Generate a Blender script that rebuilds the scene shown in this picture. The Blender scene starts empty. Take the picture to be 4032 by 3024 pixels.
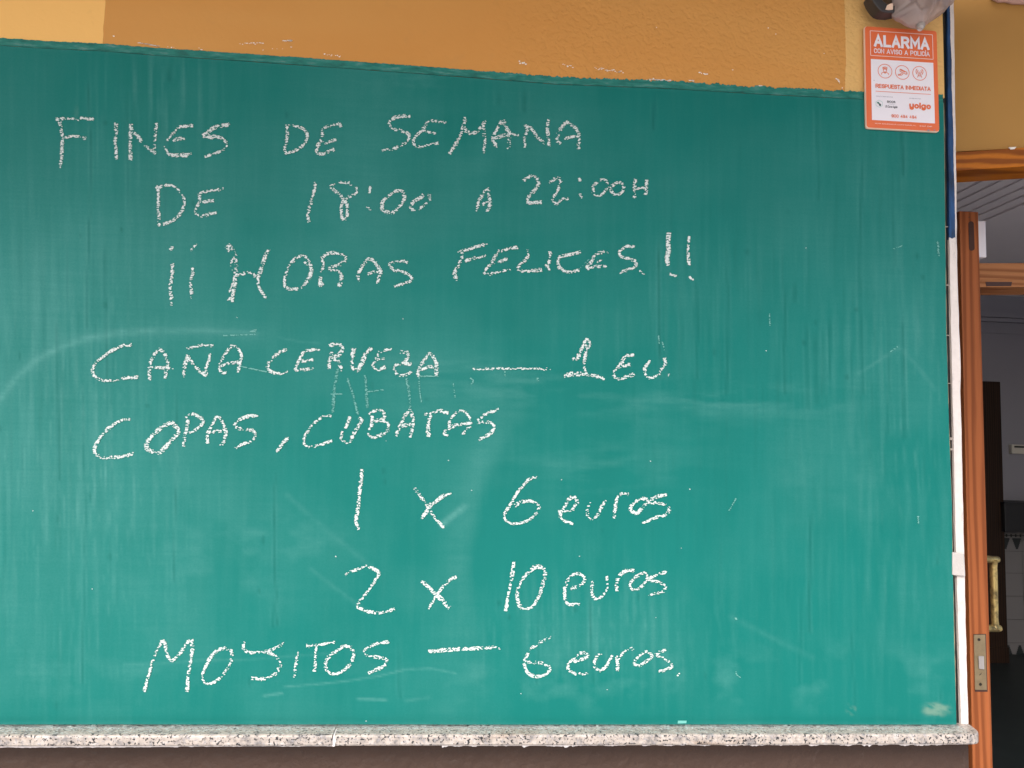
import bpy, math, random
import numpy as np
from mathutils import Matrix, Vector
R = math.radians
rng = np.random.default_rng(7)
random.seed(7)
SC = bpy.context.scene
COL = SC.collection

# ------------------------------------------------------------------ camera
F = 2950.0                      # focal length in units where the frame is 4032 wide
CX, CY = 2016.0, 1512.0
ex = np.array([38500., 1338., F]); ex /= np.linalg.norm(ex)       # world X (along the facade)
ez = np.array([956., -34000., F]); ez -= ex * ez.dot(ex); ez /= np.linalg.norm(ez)   # world Z
ey = np.cross(ez, ex)                                            # world Y (into the wall)
M = np.stack([ex, ey, ez], axis=1)                                # world -> camera
W = M.T                                                          # camera -> world
CAM = np.array([0.0, -1.475, 1.50])
cam_d = bpy.data.cameras.new('camera')
cam_d.sensor_width = 36.0
cam_d.lens = F / 4032.0 * 36.0
cam_d.clip_start = 0.02
cam_d.clip_end = 400
cam_o = bpy.data.objects.new('camera', cam_d)
COL.objects.link(cam_o)
right = W @ np.array([1, 0, 0]); up = W @ np.array([0, -1, 0]); back = W @ np.array([0, 0, -1])
mw = Matrix(((right[0], up[0], back[0], CAM[0]), (right[1], up[1], back[1], CAM[1]), (right[2], up[2], back[2], CAM[2]), (0, 0, 0, 1)))
cam_o.matrix_world = mw
SC.camera = cam_o

def P(px, py, Y=0.0):
    """real place on the vertical plane at depth Y behind a photo position"""
    px = np.asarray(px, float); py = np.asarray(py, float)
    d = np.stack(np.broadcast_arrays(px - CX, py - CY, np.full_like(px + py, F)), axis=-1) @ W.T
    t = (Y - CAM[1]) / d[..., 1]
    return CAM + d * t[..., None] if np.ndim(t) else CAM + d * t
def proj(p):
    c = M @ (np.asarray(p, float) - CAM)
    return CX + F * c[0] / c[2], CY + F * c[1] / c[2]

# ------------------------------------------------------------------ sky, sun, exposure
SUN_EL, SUN_AZ = R(44), R(205)      # azimuth measured from +Y towards +X
world = bpy.data.worlds.new('World'); SC.world = world; world.use_nodes = True
wn = world.node_tree; wn.nodes.clear()
sky = wn.nodes.new('ShaderNodeTexSky'); sky.sky_type = 'NISHITA'; sky.sun_disc = False
sky.sun_elevation = SUN_EL; sky.sun_rotation = SUN_AZ; sky.air_density = 1.0; sky.dust_density = 3.5; sky.ozone_density = 1.0
bg = wn.nodes.new('ShaderNodeBackground'); bg.inputs[1].default_value = 0.13
wo = wn.nodes.new('ShaderNodeOutputWorld')
wn.links.new(sky.outputs[0], bg.inputs[0]); wn.links.new(bg.outputs[0], wo.inputs[0])
sl = bpy.data.lights.new('sun', 'SUN'); sl.energy = 1.5; sl.angle = R(30); sl.color = (1.0, 0.965, 0.93)
so = bpy.data.objects.new('sun', sl); COL.objects.link(so)
sd = Vector((math.sin(SUN_AZ) * math.cos(SUN_EL), math.cos(SUN_AZ) * math.cos(SUN_EL), math.sin(SUN_EL)))
so.rotation_euler = sd.to_track_quat('Z', 'Y').to_euler()
so.location = (0, -6, 8)
SC.view_settings.view_transform = 'Standard'; SC.view_settings.look = 'None'
SC.view_settings.gamma = 1.0; SC.view_settings.exposure = 1.05

# ------------------------------------------------------------------ helpers
def tag(o, label=None, cat=None, group=None, kind=None):
    if label: o['label'] = label
    if cat: o['category'] = cat
    if group: o['group'] = group
    if kind: o['kind'] = kind
    return o
def obj(name, verts, faces, mat=None, parent=None, smooth=False):
    me = bpy.data.meshes.new(name)
    me.from_pydata([tuple(map(float, v)) for v in verts], [], [tuple(int(i) for i in f) for f in faces])
    me.update()
    o = bpy.data.objects.new(name, me); COL.objects.link(o)
    if mat: me.materials.append(mat)
    if parent: o.parent = parent
    if smooth: me.polygons.foreach_set('use_smooth', [True] * len(me.polygons))
    return o
def empty(name, loc=(0, 0, 0)):
    # parts keep world coordinates, so the empty stays unrotated and its parts are offset back
    o = bpy.data.objects.new(name, None); COL.objects.link(o); o.location = loc
    return o
def settle(root):
    """parts were modelled in world coordinates; shift them under their thing"""
    for c in COL.objects:
        if c.parent is root:
            c.location = tuple(-Vector(root.location))
def box_data(x0, x1, y0, y1, z0, z1, b=0.0):
    if b <= 0:
        v = [(x0, y0, z0), (x1, y0, z0), (x1, y1, z0), (x0, y1, z0), (x0, y0, z1), (x1, y0, z1), (x1, y1, z1), (x0, y1, z1)]
        f = [(0, 3, 2, 1), (4, 5, 6, 7), (0, 1, 5, 4), (1, 2, 6, 5), (2, 3, 7, 6), (3, 0, 4, 7)]
        return v, f
    import bmesh
    bm = bmesh.new(); v, f = box_data(x0, x1, y0, y1, z0, z1)
    vs = [bm.verts.new(p) for p in v]
    for q in f: bm.faces.new([vs[i] for i in q])
    bmesh.ops.bevel(bm, geom=bm.edges[:], offset=b, segments=2, affect='EDGES', profile=0.5)
    bm.verts.index_update()
    v = [tuple(p.co) for p in bm.verts]; f = [tuple(q.index for q in fc.verts) for fc in bm.faces]
    bm.free(); return v, f
def box(name, x0, x1, y0, y1, z0, z1, mat, parent=None, b=0.0):
    v, f = box_data(x0, x1, y0, y1, z0, z1, b)
    return obj(name, v, f, mat, parent)
def prism(name, front, depth_vec, mat, parent=None, b=0.0, smooth=False):
    """closed polygon (world points) pushed along depth_vec"""
    n = len(front); dv = np.asarray(depth_vec, float)
    v = [tuple(p) for p in front] + [tuple(np.asarray(p) + dv) for p in front]
    f = [tuple(range(n)), tuple(range(2 * n - 1, n - 1, -1))] + [(i, i + n, (i + 1) % n + n, (i + 1) % n) for i in range(n)]
    import bmesh
    bm = bmesh.new(); vs = [bm.verts.new(p) for p in v]
    for q in f: bm.faces.new([vs[i] for i in q])
    bmesh.ops.recalc_face_normals(bm, faces=bm.faces[:])
    if b > 0: bmesh.ops.bevel(bm, geom=bm.edges[:], offset=b, segments=2, affect='EDGES', profile=0.5)
    bmesh.ops.triangulate(bm, faces=[q for q in bm.faces if len(q.verts) > 4])
    bm.verts.index_update()
    o = obj(name, [p.co for p in bm.verts], [[w.index for w in q.verts] for q in bm.faces], mat, parent, smooth)
    bm.free(); return o
def lathe(name, prof, origin, axis, mat, parent=None, n=24):
    a = Vector(axis).normalized(); t = Vector((0, 0, 1)) if abs(a.z) < .9 else Vector((1, 0, 0))
    u = a.cross(t).normalized(); w = a.cross(u)
    v = []; f = []
    for (h, r) in prof:
        for k in range(n):
            th = 2 * math.pi * k / n
            v.append(Vector(origin) + a * h + (u * math.cos(th) + w * math.sin(th)) * r)
    m = len(prof)
    for i in range(m - 1):
        for k in range(n): f.append((i * n + k, i * n + (k + 1) % n, (i + 1) * n + (k + 1) % n, (i + 1) * n + k))
    f.append(tuple(range(n))); f.append(tuple(range((m - 1) * n + n - 1, (m - 1) * n - 1, -1)))
    return obj(name, v, f, mat, parent, True)

def vnoise(x, y, seed=0):
    """smooth value noise on arrays"""
    r = np.random.default_rng(seed); T = r.random((256, 256))
    xi = np.floor(x).astype(int); yi = np.floor(y).astype(int); fx = x - xi; fy = y - yi
    fx = fx * fx * (3 - 2 * fx); fy = fy * fy * (3 - 2 * fy)
    a = T[xi & 255, yi & 255]; b = T[(xi + 1) & 255, yi & 255]; c = T[xi & 255, (yi + 1) & 255]; d = T[(xi + 1) & 255, (yi + 1) & 255]
    return (a * (1 - fx) + b * fx) * (1 - fy) + (c * (1 - fx) + d * fx) * fy
def fbm(x, y, seed=0, o=4):
    s = 0; a = .5; t = 0
    for k in range(o): s = s + a * vnoise(x * 2 ** k, y * 2 ** k, seed + k); t += a; a *= .5
    return s / t

# ------------------------------------------------------------------ materials
class Mat:
    def __init__(s, name, rough=0.6, base=(0.5, 0.5, 0.5), spec=0.4, metal=0.0):
        s.m = bpy.data.materials.new(name); s.m.use_nodes = True; s.t = s.m.node_tree; s.n = s.t.nodes; s.l = s.t.links
        s.b = s.n['Principled BSDF']; s.b.inputs['Base Color'].default_value = (*base, 1); s.b.inputs['Roughness'].default_value = rough
        s.b.inputs['Specular IOR Level'].default_value = spec; s.b.inputs['Metallic'].default_value = metal
        s.co = s.n.new('ShaderNodeTexCoord').outputs['Object']
    def map(s, scale=(1, 1, 1), loc=(0, 0, 0), rot=(0, 0, 0)):
        k = s.n.new('ShaderNodeMapping'); k.inputs['Scale'].default_value = scale; k.inputs['Location'].default_value = loc; k.inputs['Rotation'].default_value = rot
        s.l.new(s.co, k.inputs['Vector']); return k.outputs[0]
    def noise(s, scale, detail=4, rough=0.55, vec=None, dist=0.0):
        k = s.n.new('ShaderNodeTexNoise'); k.inputs['Scale'].default_value = scale; k.inputs['Detail'].default_value = detail
        k.inputs['Roughness'].default_value = rough; k.inputs['Distortion'].default_value = dist
        s.l.new(vec or s.co, k.inputs['Vector']); return k.outputs['Fac']
    def voronoi(s, scale, vec=None, out='Distance', feature='F1'):
        k = s.n.new('ShaderNodeTexVoronoi'); k.inputs['Scale'].default_value = scale; k.feature = feature
        s.l.new(vec or s.co, k.inputs['Vector']); return k.outputs[out]
    def ramp(s, fac, stops):
        k = s.n.new('ShaderNodeValToRGB'); e = k.color_ramp.elements
        while len(e) < len(stops): e.new(0.5)
        for q, (p, c) in zip(e, stops):
            q.position = p; q.color = (*c, 1) if not np.isscalar(c) else (c, c, c, 1)
        s.l.new(fac, k.inputs[0]); return k.outputs[0]
    def math(s, op, a, b=None, clamp=False):
        k = s.n.new('ShaderNodeMath'); k.operation = op; k.use_clamp = clamp
        for i, v in enumerate((a, b)):
            if v is None: continue
            if np.isscalar(v): k.inputs[i].default_value = v
            else: s.l.new(v, k.inputs[i])
        return k.outputs[0]
    def mix(s, fac, a, b, blend='MIX'):
        k = s.n.new('ShaderNodeMix'); k.data_type = 'RGBA'; k.blend_type = blend
        for sock, v in ((k.inputs[0], fac), (k.inputs[6], a), (k.inputs[7], b)):
            if isinstance(v, tuple): sock.default_value = (*v, 1)
            elif np.isscalar(v): sock.default_value = v
            else: s.l.new(v, sock)
        return k.outputs[2]
    def attr(s, name):
        k = s.n.new('ShaderNodeAttribute'); k.attribute_name = name; return k.outputs['Fac']
    def xyz(s):
        k = s.n.new('ShaderNodeSeparateXYZ'); s.l.new(s.co, k.inputs[0]); return k.outputs
    def color(s, v): s.l.new(v, s.b.inputs['Base Color']); return s
    def roughf(s, v): s.l.new(v, s.b.inputs['Roughness']); return s
    def bump(s, h, strength=0.5, dist=0.01):
        k = s.n.new('ShaderNodeBump'); k.inputs['Strength'].default_value = strength; k.inputs['Distance'].default_value = dist
        s.l.new(h, k.inputs['Height']); s.l.new(k.outputs[0], s.b.inputs['Normal']); return s

def mat_flat(name, c, rough=0.6, spec=0.4, metal=0.0, var=0.12, scale=30, bump=0.0):
    m = Mat(name, rough, c, spec, metal)
    n = m.noise(scale, 5)
    m.color(m.mix(n, tuple(x * (1 - var) for x in c), tuple(min(1, x * (1 + var)) for x in c)))
    if bump: m.bump(m.noise(scale * 6, 4), bump, 0.002)
    return m.m

# chalkboard paint: worn, dusty green; the dust map was laid down by hands and rain
def mat_board(name):
    m = Mat(name, 0.66, spec=0.10)
    dust = m.attr('dust'); dark = m.attr('drip')
    g0, g1 = (0.0048, 0.142, 0.121), (0.0075, 0.176, 0.154)
    c = m.mix(m.noise(6, 6, 0.6, m.map((1, 1, .35))), g0, g1)
    fine = m.noise(260, 3, 0.7, m.map((1, 1, 1)))
    brush = m.noise(40, 5, 0.65, m.map((.12, 1, 3.0)))
    streak = m.noise(38, 5, .62, m.map((1.6, 1, .09)), .3)
    f = m.math('MULTIPLY', m.math('MULTIPLY', dust, .62), m.math('ADD', 0.25, m.math('ADD', m.math('MULTIPLY', fine, .5), m.math('MULTIPLY', brush, .55))))
    f = m.math('ADD', f, m.math('MULTIPLY', m.math('SUBTRACT', streak, .56), .035), True)
    f = m.math('ADD', f, m.math('MULTIPLY', m.math('SUBTRACT', fine, .5), .04), True)
    c = m.mix(f, c, (0.27, 0.56, 0.53))
    c = m.mix(m.math('MULTIPLY', dark, 0.7), c, (0.004, 0.105, 0.09))
    c = m.mix(m.math('MULTIPLY', m.attr('scuff'), .42), c, (.30, .38, .28))
    m.color(c)
    m.roughf(m.math('ADD', m.math('MULTIPLY', f, .4), .5))
    m.bump(m.math('ADD', m.math('MULTIPLY', brush, .6), fine), 0.12, 0.0008)
    return m.m
def mat_green_edge():
    m = Mat('green_brush_paint', 0.6, spec=0.3)
    n = m.noise(70, 5, .6, m.map((.5, 1, 2)))
    m.color(m.ramp(n, [(.3, (.008, .11, .09)), (.52, (.014, .19, .155)), (.62, (.05, .22, .19)), (.75, (.14, .28, .24))]))
    m.bump(n, .4, .002); return m.m
def mat_yellow():
    m = Mat('ochre_stucco', 0.75, spec=0.25)
    x = m.xyz()
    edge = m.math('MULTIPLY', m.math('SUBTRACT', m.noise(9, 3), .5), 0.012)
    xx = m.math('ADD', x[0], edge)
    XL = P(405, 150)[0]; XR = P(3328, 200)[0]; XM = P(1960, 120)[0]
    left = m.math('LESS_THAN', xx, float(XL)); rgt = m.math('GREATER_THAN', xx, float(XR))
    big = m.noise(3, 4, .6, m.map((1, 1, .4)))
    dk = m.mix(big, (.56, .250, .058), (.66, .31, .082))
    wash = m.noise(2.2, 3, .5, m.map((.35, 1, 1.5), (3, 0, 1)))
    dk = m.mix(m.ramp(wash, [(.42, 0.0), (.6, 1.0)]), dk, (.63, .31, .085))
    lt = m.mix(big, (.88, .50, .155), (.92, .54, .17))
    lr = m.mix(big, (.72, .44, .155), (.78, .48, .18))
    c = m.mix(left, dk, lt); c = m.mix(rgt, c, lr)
    # pebbled relief of the stucco, with randomly scattered browner tone
    v = m.noise(82, 1.5, .4, m.map((1, 1, 1.2), (0, 0, 0), (0, R(24), 0)))
    peb = m.ramp(v, [(.36, 0.0), (.50, .8), (.62, 1.0)])
    k = m.n.new('ShaderNodeMapRange'); k.inputs['From Min'].default_value = float(XM) - .04; k.inputs['From Max'].default_value = float(XM) + .10
    k.inputs['To Min'].default_value = .10; k.inputs['To Max'].default_value = 1.0; m.l.new(x[0], k.inputs['Value'])
    peb = m.math('ADD', m.math('MULTIPLY', peb, .6), m.math('MULTIPLY', m.noise(150, 2, .5), .55))
    h = m.math('ADD', m.math('MULTIPLY', peb, k.outputs[0]), m.math('MULTIPLY', m.noise(18, 5), .30))
    c = m.mix(m.ramp(m.noise(22, 4, .6), [(.60, 0.0), (.82, .35)]), c, (.50, .25, .08))
    m.color(c); m.bump(h, 0.6, 0.0027); return m.m
def mat_brown():
    m = Mat('brown_stucco', 0.5, spec=0.25)
    n = m.noise(60, 4, .5); sm = m.noise(5, 4, .6, m.map((1, 1, .4)))
    c = m.mix(sm, (.050, .030, .022), (.080, .048, .036))
    c = m.mix(m.ramp(m.noise(30, 6, .7, m.map((1, 1, .6))), [(.62, 0.0), (.80, .22)]), c, (.32, .27, .25))
    m.color(c)
    m.bump(m.math('ADD', m.ramp(n, [(.35, 0.0), (.65, 1.0)]), m.math('MULTIPLY', m.noise(14, 4), .5)), .55, .003); return m.m
def mat_granite():
    m = Mat('speckled_granite', 0.38, spec=0.5)
    c = m.ramp(m.noise(70, 4, .65), [(.34, (.22, .205, .20)), (.45, (.38, .335, .30)), (.56, (.47, .41, .36)), (.70, (.54, .515, .50))])
    grey = m.ramp(m.noise(170, 3, .6), [(.57, 0.0), (.62, .8)])
    c = m.mix(grey, c, (.30, .29, .30))
    blk = m.math('MULTIPLY', m.ramp(m.noise(215, 2, .5, m.map((1, 1, 1), (5, 2, 1))), [(.565, 0.0), (.595, 1.0)]), m.ramp(m.noise(38, 3, .6), [(.42, 0.3), (.50, 1.0)]))
    c = m.mix(blk, c, (.022, .022, .025))
    st = m.ramp(m.noise(3.2, 3, .6, m.map((1, 1, 5), (2.3, 0, .4))), [(.58, 0.0), (.72, .6)])
    c = m.mix(st, c, (.52, .30, .12), 'MULTIPLY')
    m.color(c); m.roughf(m.ramp(m.noise(40, 4), [(.3, .25), (.7, .55)])); m.bump(m.noise(160, 3), .1, .0005); return m.m
def mat_wood(name, a, b, vert=True, sc=1.0):
    m = Mat(name, 0.5, spec=0.22)
    mp = m.map((1, 1, .045) if vert else (.045, 1, 1))
    warp = m.noise(30 * sc, 3, .5, mp, 1.0)
    k = m.n.new('ShaderNodeTexWave'); k.bands_direction = 'X' if vert else 'Z'; k.inputs['Scale'].default_value = 17 * sc
    k.inputs['Distortion'].default_value = 9; k.inputs['Detail'].default_value = 3; k.inputs['Detail Scale'].default_value = .8; k.inputs['Detail Roughness'].default_value = .6
    m.l.new(m.map((1, 1, .05) if vert else (.05, 1, 1), (.3, 0, .1)), k.inputs['Vector'])
    f = m.math('ADD', m.math('MULTIPLY', k.outputs['Fac'], .42), m.math('MULTIPLY', warp, .58))
    c = m.ramp(f, [(.30, b), (.56, a), (.9, tuple(min(1, x * 1.12) for x in a))])
    fib = m.noise(400, 3, .6, mp)
    c = m.mix(m.math('MULTIPLY', m.math('SUBTRACT', fib, .35), .5), c, tuple(x * .6 for x in b))
    kn = m.ramp(m.noise(8, 4, .7, m.map((1, 1, .25) if vert else (.25, 1, 1), (1, 1, 1))), [(.64, 0.0), (.72, .4)])
    c = m.mix(kn, c, tuple(x * .55 for x in b))
    m.color(c); m.bump(f, .08, .0006); return m.m
def mat_trim():
    m = Mat('white_painted_trim', 0.55, spec=0.4)
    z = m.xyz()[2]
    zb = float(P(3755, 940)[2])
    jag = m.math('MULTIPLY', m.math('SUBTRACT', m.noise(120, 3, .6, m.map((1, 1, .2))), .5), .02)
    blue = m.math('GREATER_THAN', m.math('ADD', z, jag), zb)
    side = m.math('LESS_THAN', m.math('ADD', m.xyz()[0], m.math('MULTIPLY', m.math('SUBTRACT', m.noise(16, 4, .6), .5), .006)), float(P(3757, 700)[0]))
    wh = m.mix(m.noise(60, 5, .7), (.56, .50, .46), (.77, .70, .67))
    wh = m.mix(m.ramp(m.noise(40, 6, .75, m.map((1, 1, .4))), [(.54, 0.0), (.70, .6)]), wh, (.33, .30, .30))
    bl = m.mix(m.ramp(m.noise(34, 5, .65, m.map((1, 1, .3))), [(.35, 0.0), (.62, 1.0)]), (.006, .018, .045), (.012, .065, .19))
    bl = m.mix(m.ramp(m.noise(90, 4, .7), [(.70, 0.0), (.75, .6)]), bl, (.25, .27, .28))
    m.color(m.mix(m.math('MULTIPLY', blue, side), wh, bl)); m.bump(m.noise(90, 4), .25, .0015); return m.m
def mat_gap():
    m = Mat('gap_shade_and_grime', 0.5, spec=0.5)
    n = m.noise(45, 6, .7, m.map((2.5, 1, .18)))
    c = m.ramp(n, [(.50, (.004, .005, .005)), (.62, (.02, .018, .016)), (.67, (.12, .10, .085)), (.76, (.26, .23, .20))])
    m.color(c); m.bump(n, .5, .003); return m.m
def mat_bag():
    m = Mat('cloudy_plastic_film', 0.28, spec=0.5)
    n = m.noise(9, 2, .4)
    m.color(m.mix(n, (.44, .34, .31), (.62, .52, .50)))
    m.b.inputs['Transmission Weight'].default_value = .0
    k = m.n.new('ShaderNodeBsdfTransparent'); k.inputs[0].default_value = (.93, .86, .84, 1)
    mx = m.n.new('ShaderNodeMixShader'); out = m.n['Material Output']
    m.l.new(m.ramp(m.noise(12, 2, .4), [(.35, .45), (.65, .70)]), mx.inputs[0])
    m.l.new(k.outputs[0], mx.inputs[1]); m.l.new(m.b.outputs[0], mx.inputs[2]); m.l.new(mx.outputs[0], out.inputs[0])
    m.bump(m.noise(22, 2, .4, m.map((1, 1, .4))), .25, .003); return m.m
def mat_brass():
    m = Mat('tarnished_brass', 0.35, spec=0.5, metal=.75)
    c = m.mix(m.ramp(m.noise(50, 5, .6), [(.4, 0.0), (.62, 1.0)]), (.55, .42, .17), (.17, .13, .06))
    m.color(c); m.roughf(m.ramp(m.noise(70, 4), [(.3, .3), (.7, .55)])); m.bump(m.noise(200, 3), .1, .0006); return m.m

M_BOARD = mat_board('green_chalkboard_paint'); M_EDGE = mat_green_edge(); M_YEL = mat_yellow(); M_BRN = mat_brown(); M_GRA = mat_granite()
M_DOOR = mat_wood('varnished_pine', (.42, .132, .045), (.27, .078, .025)); M_LINT = mat_wood('dark_varnished_pine', (.50, .155, .012), (.25, .066, .005), False, .8)
M_RAIL = mat_wood('pine_rail', (.46, .19, .07), (.29, .10, .03), False, .9)
M_TRIM = mat_trim(); M_GAP = mat_gap(); M_BAG = mat_bag(); M_BRASS = mat_brass()
M_CHALK = mat_flat('white_chalk', (.66, .735, .715), .95, .1, var=.06)
M_DUST = mat_flat('rubbed_chalk', (.16, .40, .36), .95, .1, var=.1)
M_CHIP = mat_flat('bare_white_plaster', (.86, .82, .76), .9, .1, var=.08)
M_PLY = mat_flat('raw_plywood_edge', (.42, .30, .17), .8, .2, scale=80)
M_OR = mat_flat('orange_sign_ink', (.80, .165, .055), .35, .45, var=.03, scale=8)
M_WH = mat_flat('white_sign_ink', (.86, .82, .88), .35, .45, var=.02, scale=8)
M_PK = mat_flat('pale_sign_lettering', (.88, .72, .66), .35, .4, var=.02)
M_SGE = mat_flat('sign_plastic_edge', (.85, .62, .48), .4, .4, var=.05)
M_BK = mat_flat('black_sign_ink', (.02, .022, .03), .4, .4)
M_GN = mat_flat('green_sign_ink', (.03, .20, .15), .4, .4)
M_LBL = mat_flat('pale_blue_green_ink', (.42, .62, .60), .4, .4)
M_GY = mat_flat('grey_sign_ink', (.30, .29, .36), .4, .4)
M_BLKMET = mat_flat('black_lamp_metal', (.035, .033, .035), .4, .5, bump=.1)
M_LAMPG = mat_flat('dusty_lamp_housing', (.17, .14, .12), .5, .4)
M_WPL = mat_flat('white_plastic', (.88, .84, .90), .35, .5, var=.03)
M_STEEL = mat_flat('brushed_latch_steel', (.62, .60, .60), .35, .5, .6)
M_FERR = mat_flat('dark_screw_steel', (.06, .05, .04), .5, .5, .5)
M_PLATE = mat_flat('aged_brass_plate', (.30, .235, .14), .5, .5, .35, var=.3, scale=60, bump=.2)
M_HOLE = mat_flat('dark_wood_filler', (.075, .035, .028), .6, .3)
M_INW = mat_flat('grey_interior_paint', (.27, .265, .30), .8, .2, var=.05, scale=3)
M_INC = mat_flat('white_interior_ceiling', (.84, .78, .80), .8, .2, var=.04, scale=3)
M_TILE = mat_flat('glazed_tile', (.19, .18, .18), .3, .5, var=.06, scale=4)
M_GROUT = mat_flat('grey_grout', (.12, .115, .115), .8, .2)
M_MOTIF = mat_flat('black_tile_glaze', (.02, .025, .025), .3, .5)
M_DKWOOD = mat_wood('dark_walnut_frame', (.030, .014, .007), (.014, .007, .004))
M_DKCAB = mat_flat('black_cabinet_finish', (.018, .018, .02), .5, .4)
M_FLOOR = mat_flat('dark_green_floor_tile', (.018, .025, .024), .5, .3, var=.35, scale=6)
M_MAT = mat_flat('black_rubber_mat', (.012, .012, .012), .8, .2)
M_PAVE = mat_flat('pale_concrete_paving', (.44, .42, .41), .9, .2, var=.15, scale=4, bump=.3)
M_SHADE = mat_flat('unseen_shade_canopy', (.50, .44, .38), .9, .1, var=.05)
M_MORT = mat_flat('white_mortar_smear', (.78, .73, .72), .9, .1, var=.1, scale=60, bump=.5)
M_SOFF = mat_flat('pinkish_soffit_paint', (.50, .30, .24), .7, .2)

# ------------------------------------------------------------------ setting
g = obj('pavement', [(-200, -200, 0), (200, -200, 0), (200, 0.3, 0), (-200, 0.3, 0)], [(0, 1, 2, 3)], M_PAVE); tag(g, kind='structure')

# lines on the board, photo positions
TOPE = [(-700, 108), (0, 150), (200, 163), (400, 172), (600, 188), (1000, 214), (1400, 243), (1800, 272), (2200, 303), (2600, 318), (3000, 342), (3400, 362), (3720, 374)]
def topedge(px): return np.interp(px, [p[0] for p in TOPE], [p[1] for p in TOPE])
def board_right(py): return np.interp(py, [100, 500, 1300, 1660, 1980, 2200, 2860], [3709, 3718, 3726, 3736, 3748, 3751, 3766])
XB_T, XB_B = P(3715, 400)[0], P(3766, 2850)[0]
XEND = float(P(3716, 250)[0])
ZSILL = float(P(1900, 2852)[2])
Z_TOP = 3.3

# ---- facade building
bld = empty('cafe_facade', (0.0, 0.0, 0.0))
tag(bld, 'street facade of a bar, ochre stucco above and brown stucco below the board', 'building')
# ochre stucco: the sheet right down behind the board, butt against the brown band
XLOW = float(P(3752, 2850)[0]); ZSPL = float(P(3715, 385)[2])
vv = [(-3.2, 0, ZSILL - .0215), (XLOW, 0, ZSILL - .0215), (XLOW, 0, ZSPL), (XEND, 0, ZSPL), (XEND, 0, Z_TOP), (-3.2, 0, Z_TOP)]
prism('stucco_wall', vv, (0, .2, 0), M_YEL, bld)
box('brown_stucco_band', -3.2, float(P(3808, 2960)[0]), -0.004, 0.20, 0.0, ZSILL - 0.0220, M_BRN, bld)
# gap's dark shade and grime painted on a strip set back, and the painted corner trim
gx1 = float(P(3796, 2500)[0])
prism('gap_shade_strip', [(XLOW + .0005, .0068, ZSILL + .0005), (gx1, .0068, ZSILL + .0005), (gx1, .0068, Z_TOP), (XEND + .0005, .0068, Z_TOP), (XEND + .0005, .0068, ZSPL - .0005), (XLOW + .0005, .0068, ZSPL - .0005)], (0, .185, 0), M_GAP, bld)
def strip(name, left, rightl, y0, y1, mat, parent, dy=0.0):
    """upright strip between two ragged photo lines"""
    ys = np.linspace(left[0][1], left[-1][1], 60)
    L = np.interp(ys, [p[1] for p in left], [p[0] for p in left]); Q = np.interp(ys, [p[1] for p in rightl], [p[0] for p in rightl])
    v = []; f = []
    for a, b, y in zip(L, Q, ys):
        pa, pb = P(a, y, y0), P(b, y, y0)
        jit = random.uniform(-.0006, .0006)
        v += [(pa[0] + jit, y0, pa[2]), (pb[0] + jit, y0, pb[2]), (pb[0], y1, pb[2]), (pa[0], y1, pa[2])]
    for i in range(len(ys) - 1):
        for k in range(4): f.append((4 * i + k, 4 * i + (k + 1) % 4, 4 * i + 4 + (k + 1) % 4, 4 * i + 4 + k))
    f += [(3, 2, 1, 0), (4 * len(ys) - 4, 4 * len(ys) - 3, 4 * len(ys) - 2, 4 * len(ys) - 1)]
    return obj(name, v, f, mat, parent)
strip('painted_corner_trim', [(3728, -120), (3731, 100), (3734, 500), (3738, 900), (3745, 1300), (3755, 1700), (3760, 2000), (3765, 2200), (3771, 2400), (3784, 2851)],
      [(3753, -120), (3757, 80), (3760, 300), (3764, 600), (3768, 1000), (3777, 1300), (3783, 1440), (3784, 1488), (3780, 1497), (3784, 1600), (3792, 2000), (3797, 2200), (3801, 2400), (3813, 2851.5)],
      0.0, 0.0062, M_TRIM, bld)
# cover clip over the gap
cl = [P(x, y, -0.006) for x, y in [(3751, 2174), (3797, 2180), (3801, 2262), (3802, 2268), (3755, 2265), (3751, 2262)]]
prism('cover_clip', cl, (0, 0.005, 0), mat_flat('cream_putty', (.50, .465, .44), .6, .3, var=.12, scale=50, bump=.3), bld, b=.0008)
# bright cross scraps in the gap
gm = mat_flat('pale_gap_scrap', (.34, .30, .27), .8)
gv = []; gf = []
for y, w in ((1318, 5), (1508, 4), (1722, 12), (1765, 9), (1120, 6), (890, 5)):
    x0, x1 = board_right(y) + 3, board_right(y) + 17
    q = [P(x0, y, .004), P(x1, y + 1, .004), P(x1 - 1, y + w, .004), P(x0 + 1, y + w - 1, .004)]
    n0 = len(gv); gv += q + [p + np.array([0, .006, 0]) for p in q]
    gf += [tuple(n0 + i for i in (0, 1, 2, 3))] + [tuple(n0 + i for i in (k, (k + 1) % 4, (k + 1) % 4 + 4, k + 4)) for k in range(4)]
tag(obj('plaster_scrap', gv, gf, gm, bld), kind='stuff')

# plaster chips where the ochre paint has come off
cv = []; cf = []
def chip(px, py, w, h):
    n0 = len(cv); n = random.randint(5, 8); base = random.uniform(0, 6)
    for k in range(n):
        a = base + 2 * math.pi * k / n; r = random.uniform(.6, 1.1)
        cv.append(P(px + math.cos(a) * w / 2 * r, py + math.sin(a) * h / 2 * r, -0.0012))
    cf.append(tuple(range(n0 + n - 1, n0 - 1, -1)))
def chips(x0, y0, x1, y1, n, w, h, j=4):
    for k in range(n):
        t = (k + random.random()) / n
        chip(x0 + (x1 - x0) * t, y0 + (y1 - y0) * t + random.uniform(-j, j), w * random.uniform(.5, 1.5), h * random.uniform(.5, 1.3))
chip(448, 142, 10, 7)
chips(545, 168, 625, 182, 16, 13, 4, 1); chips(660, 184, 700, 192, 4, 6, 4); chips(945, 172, 1040, 170, 12, 8, 4, 3); chips(1115, 160, 1152, 160, 7, 12, 6, 2)
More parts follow.
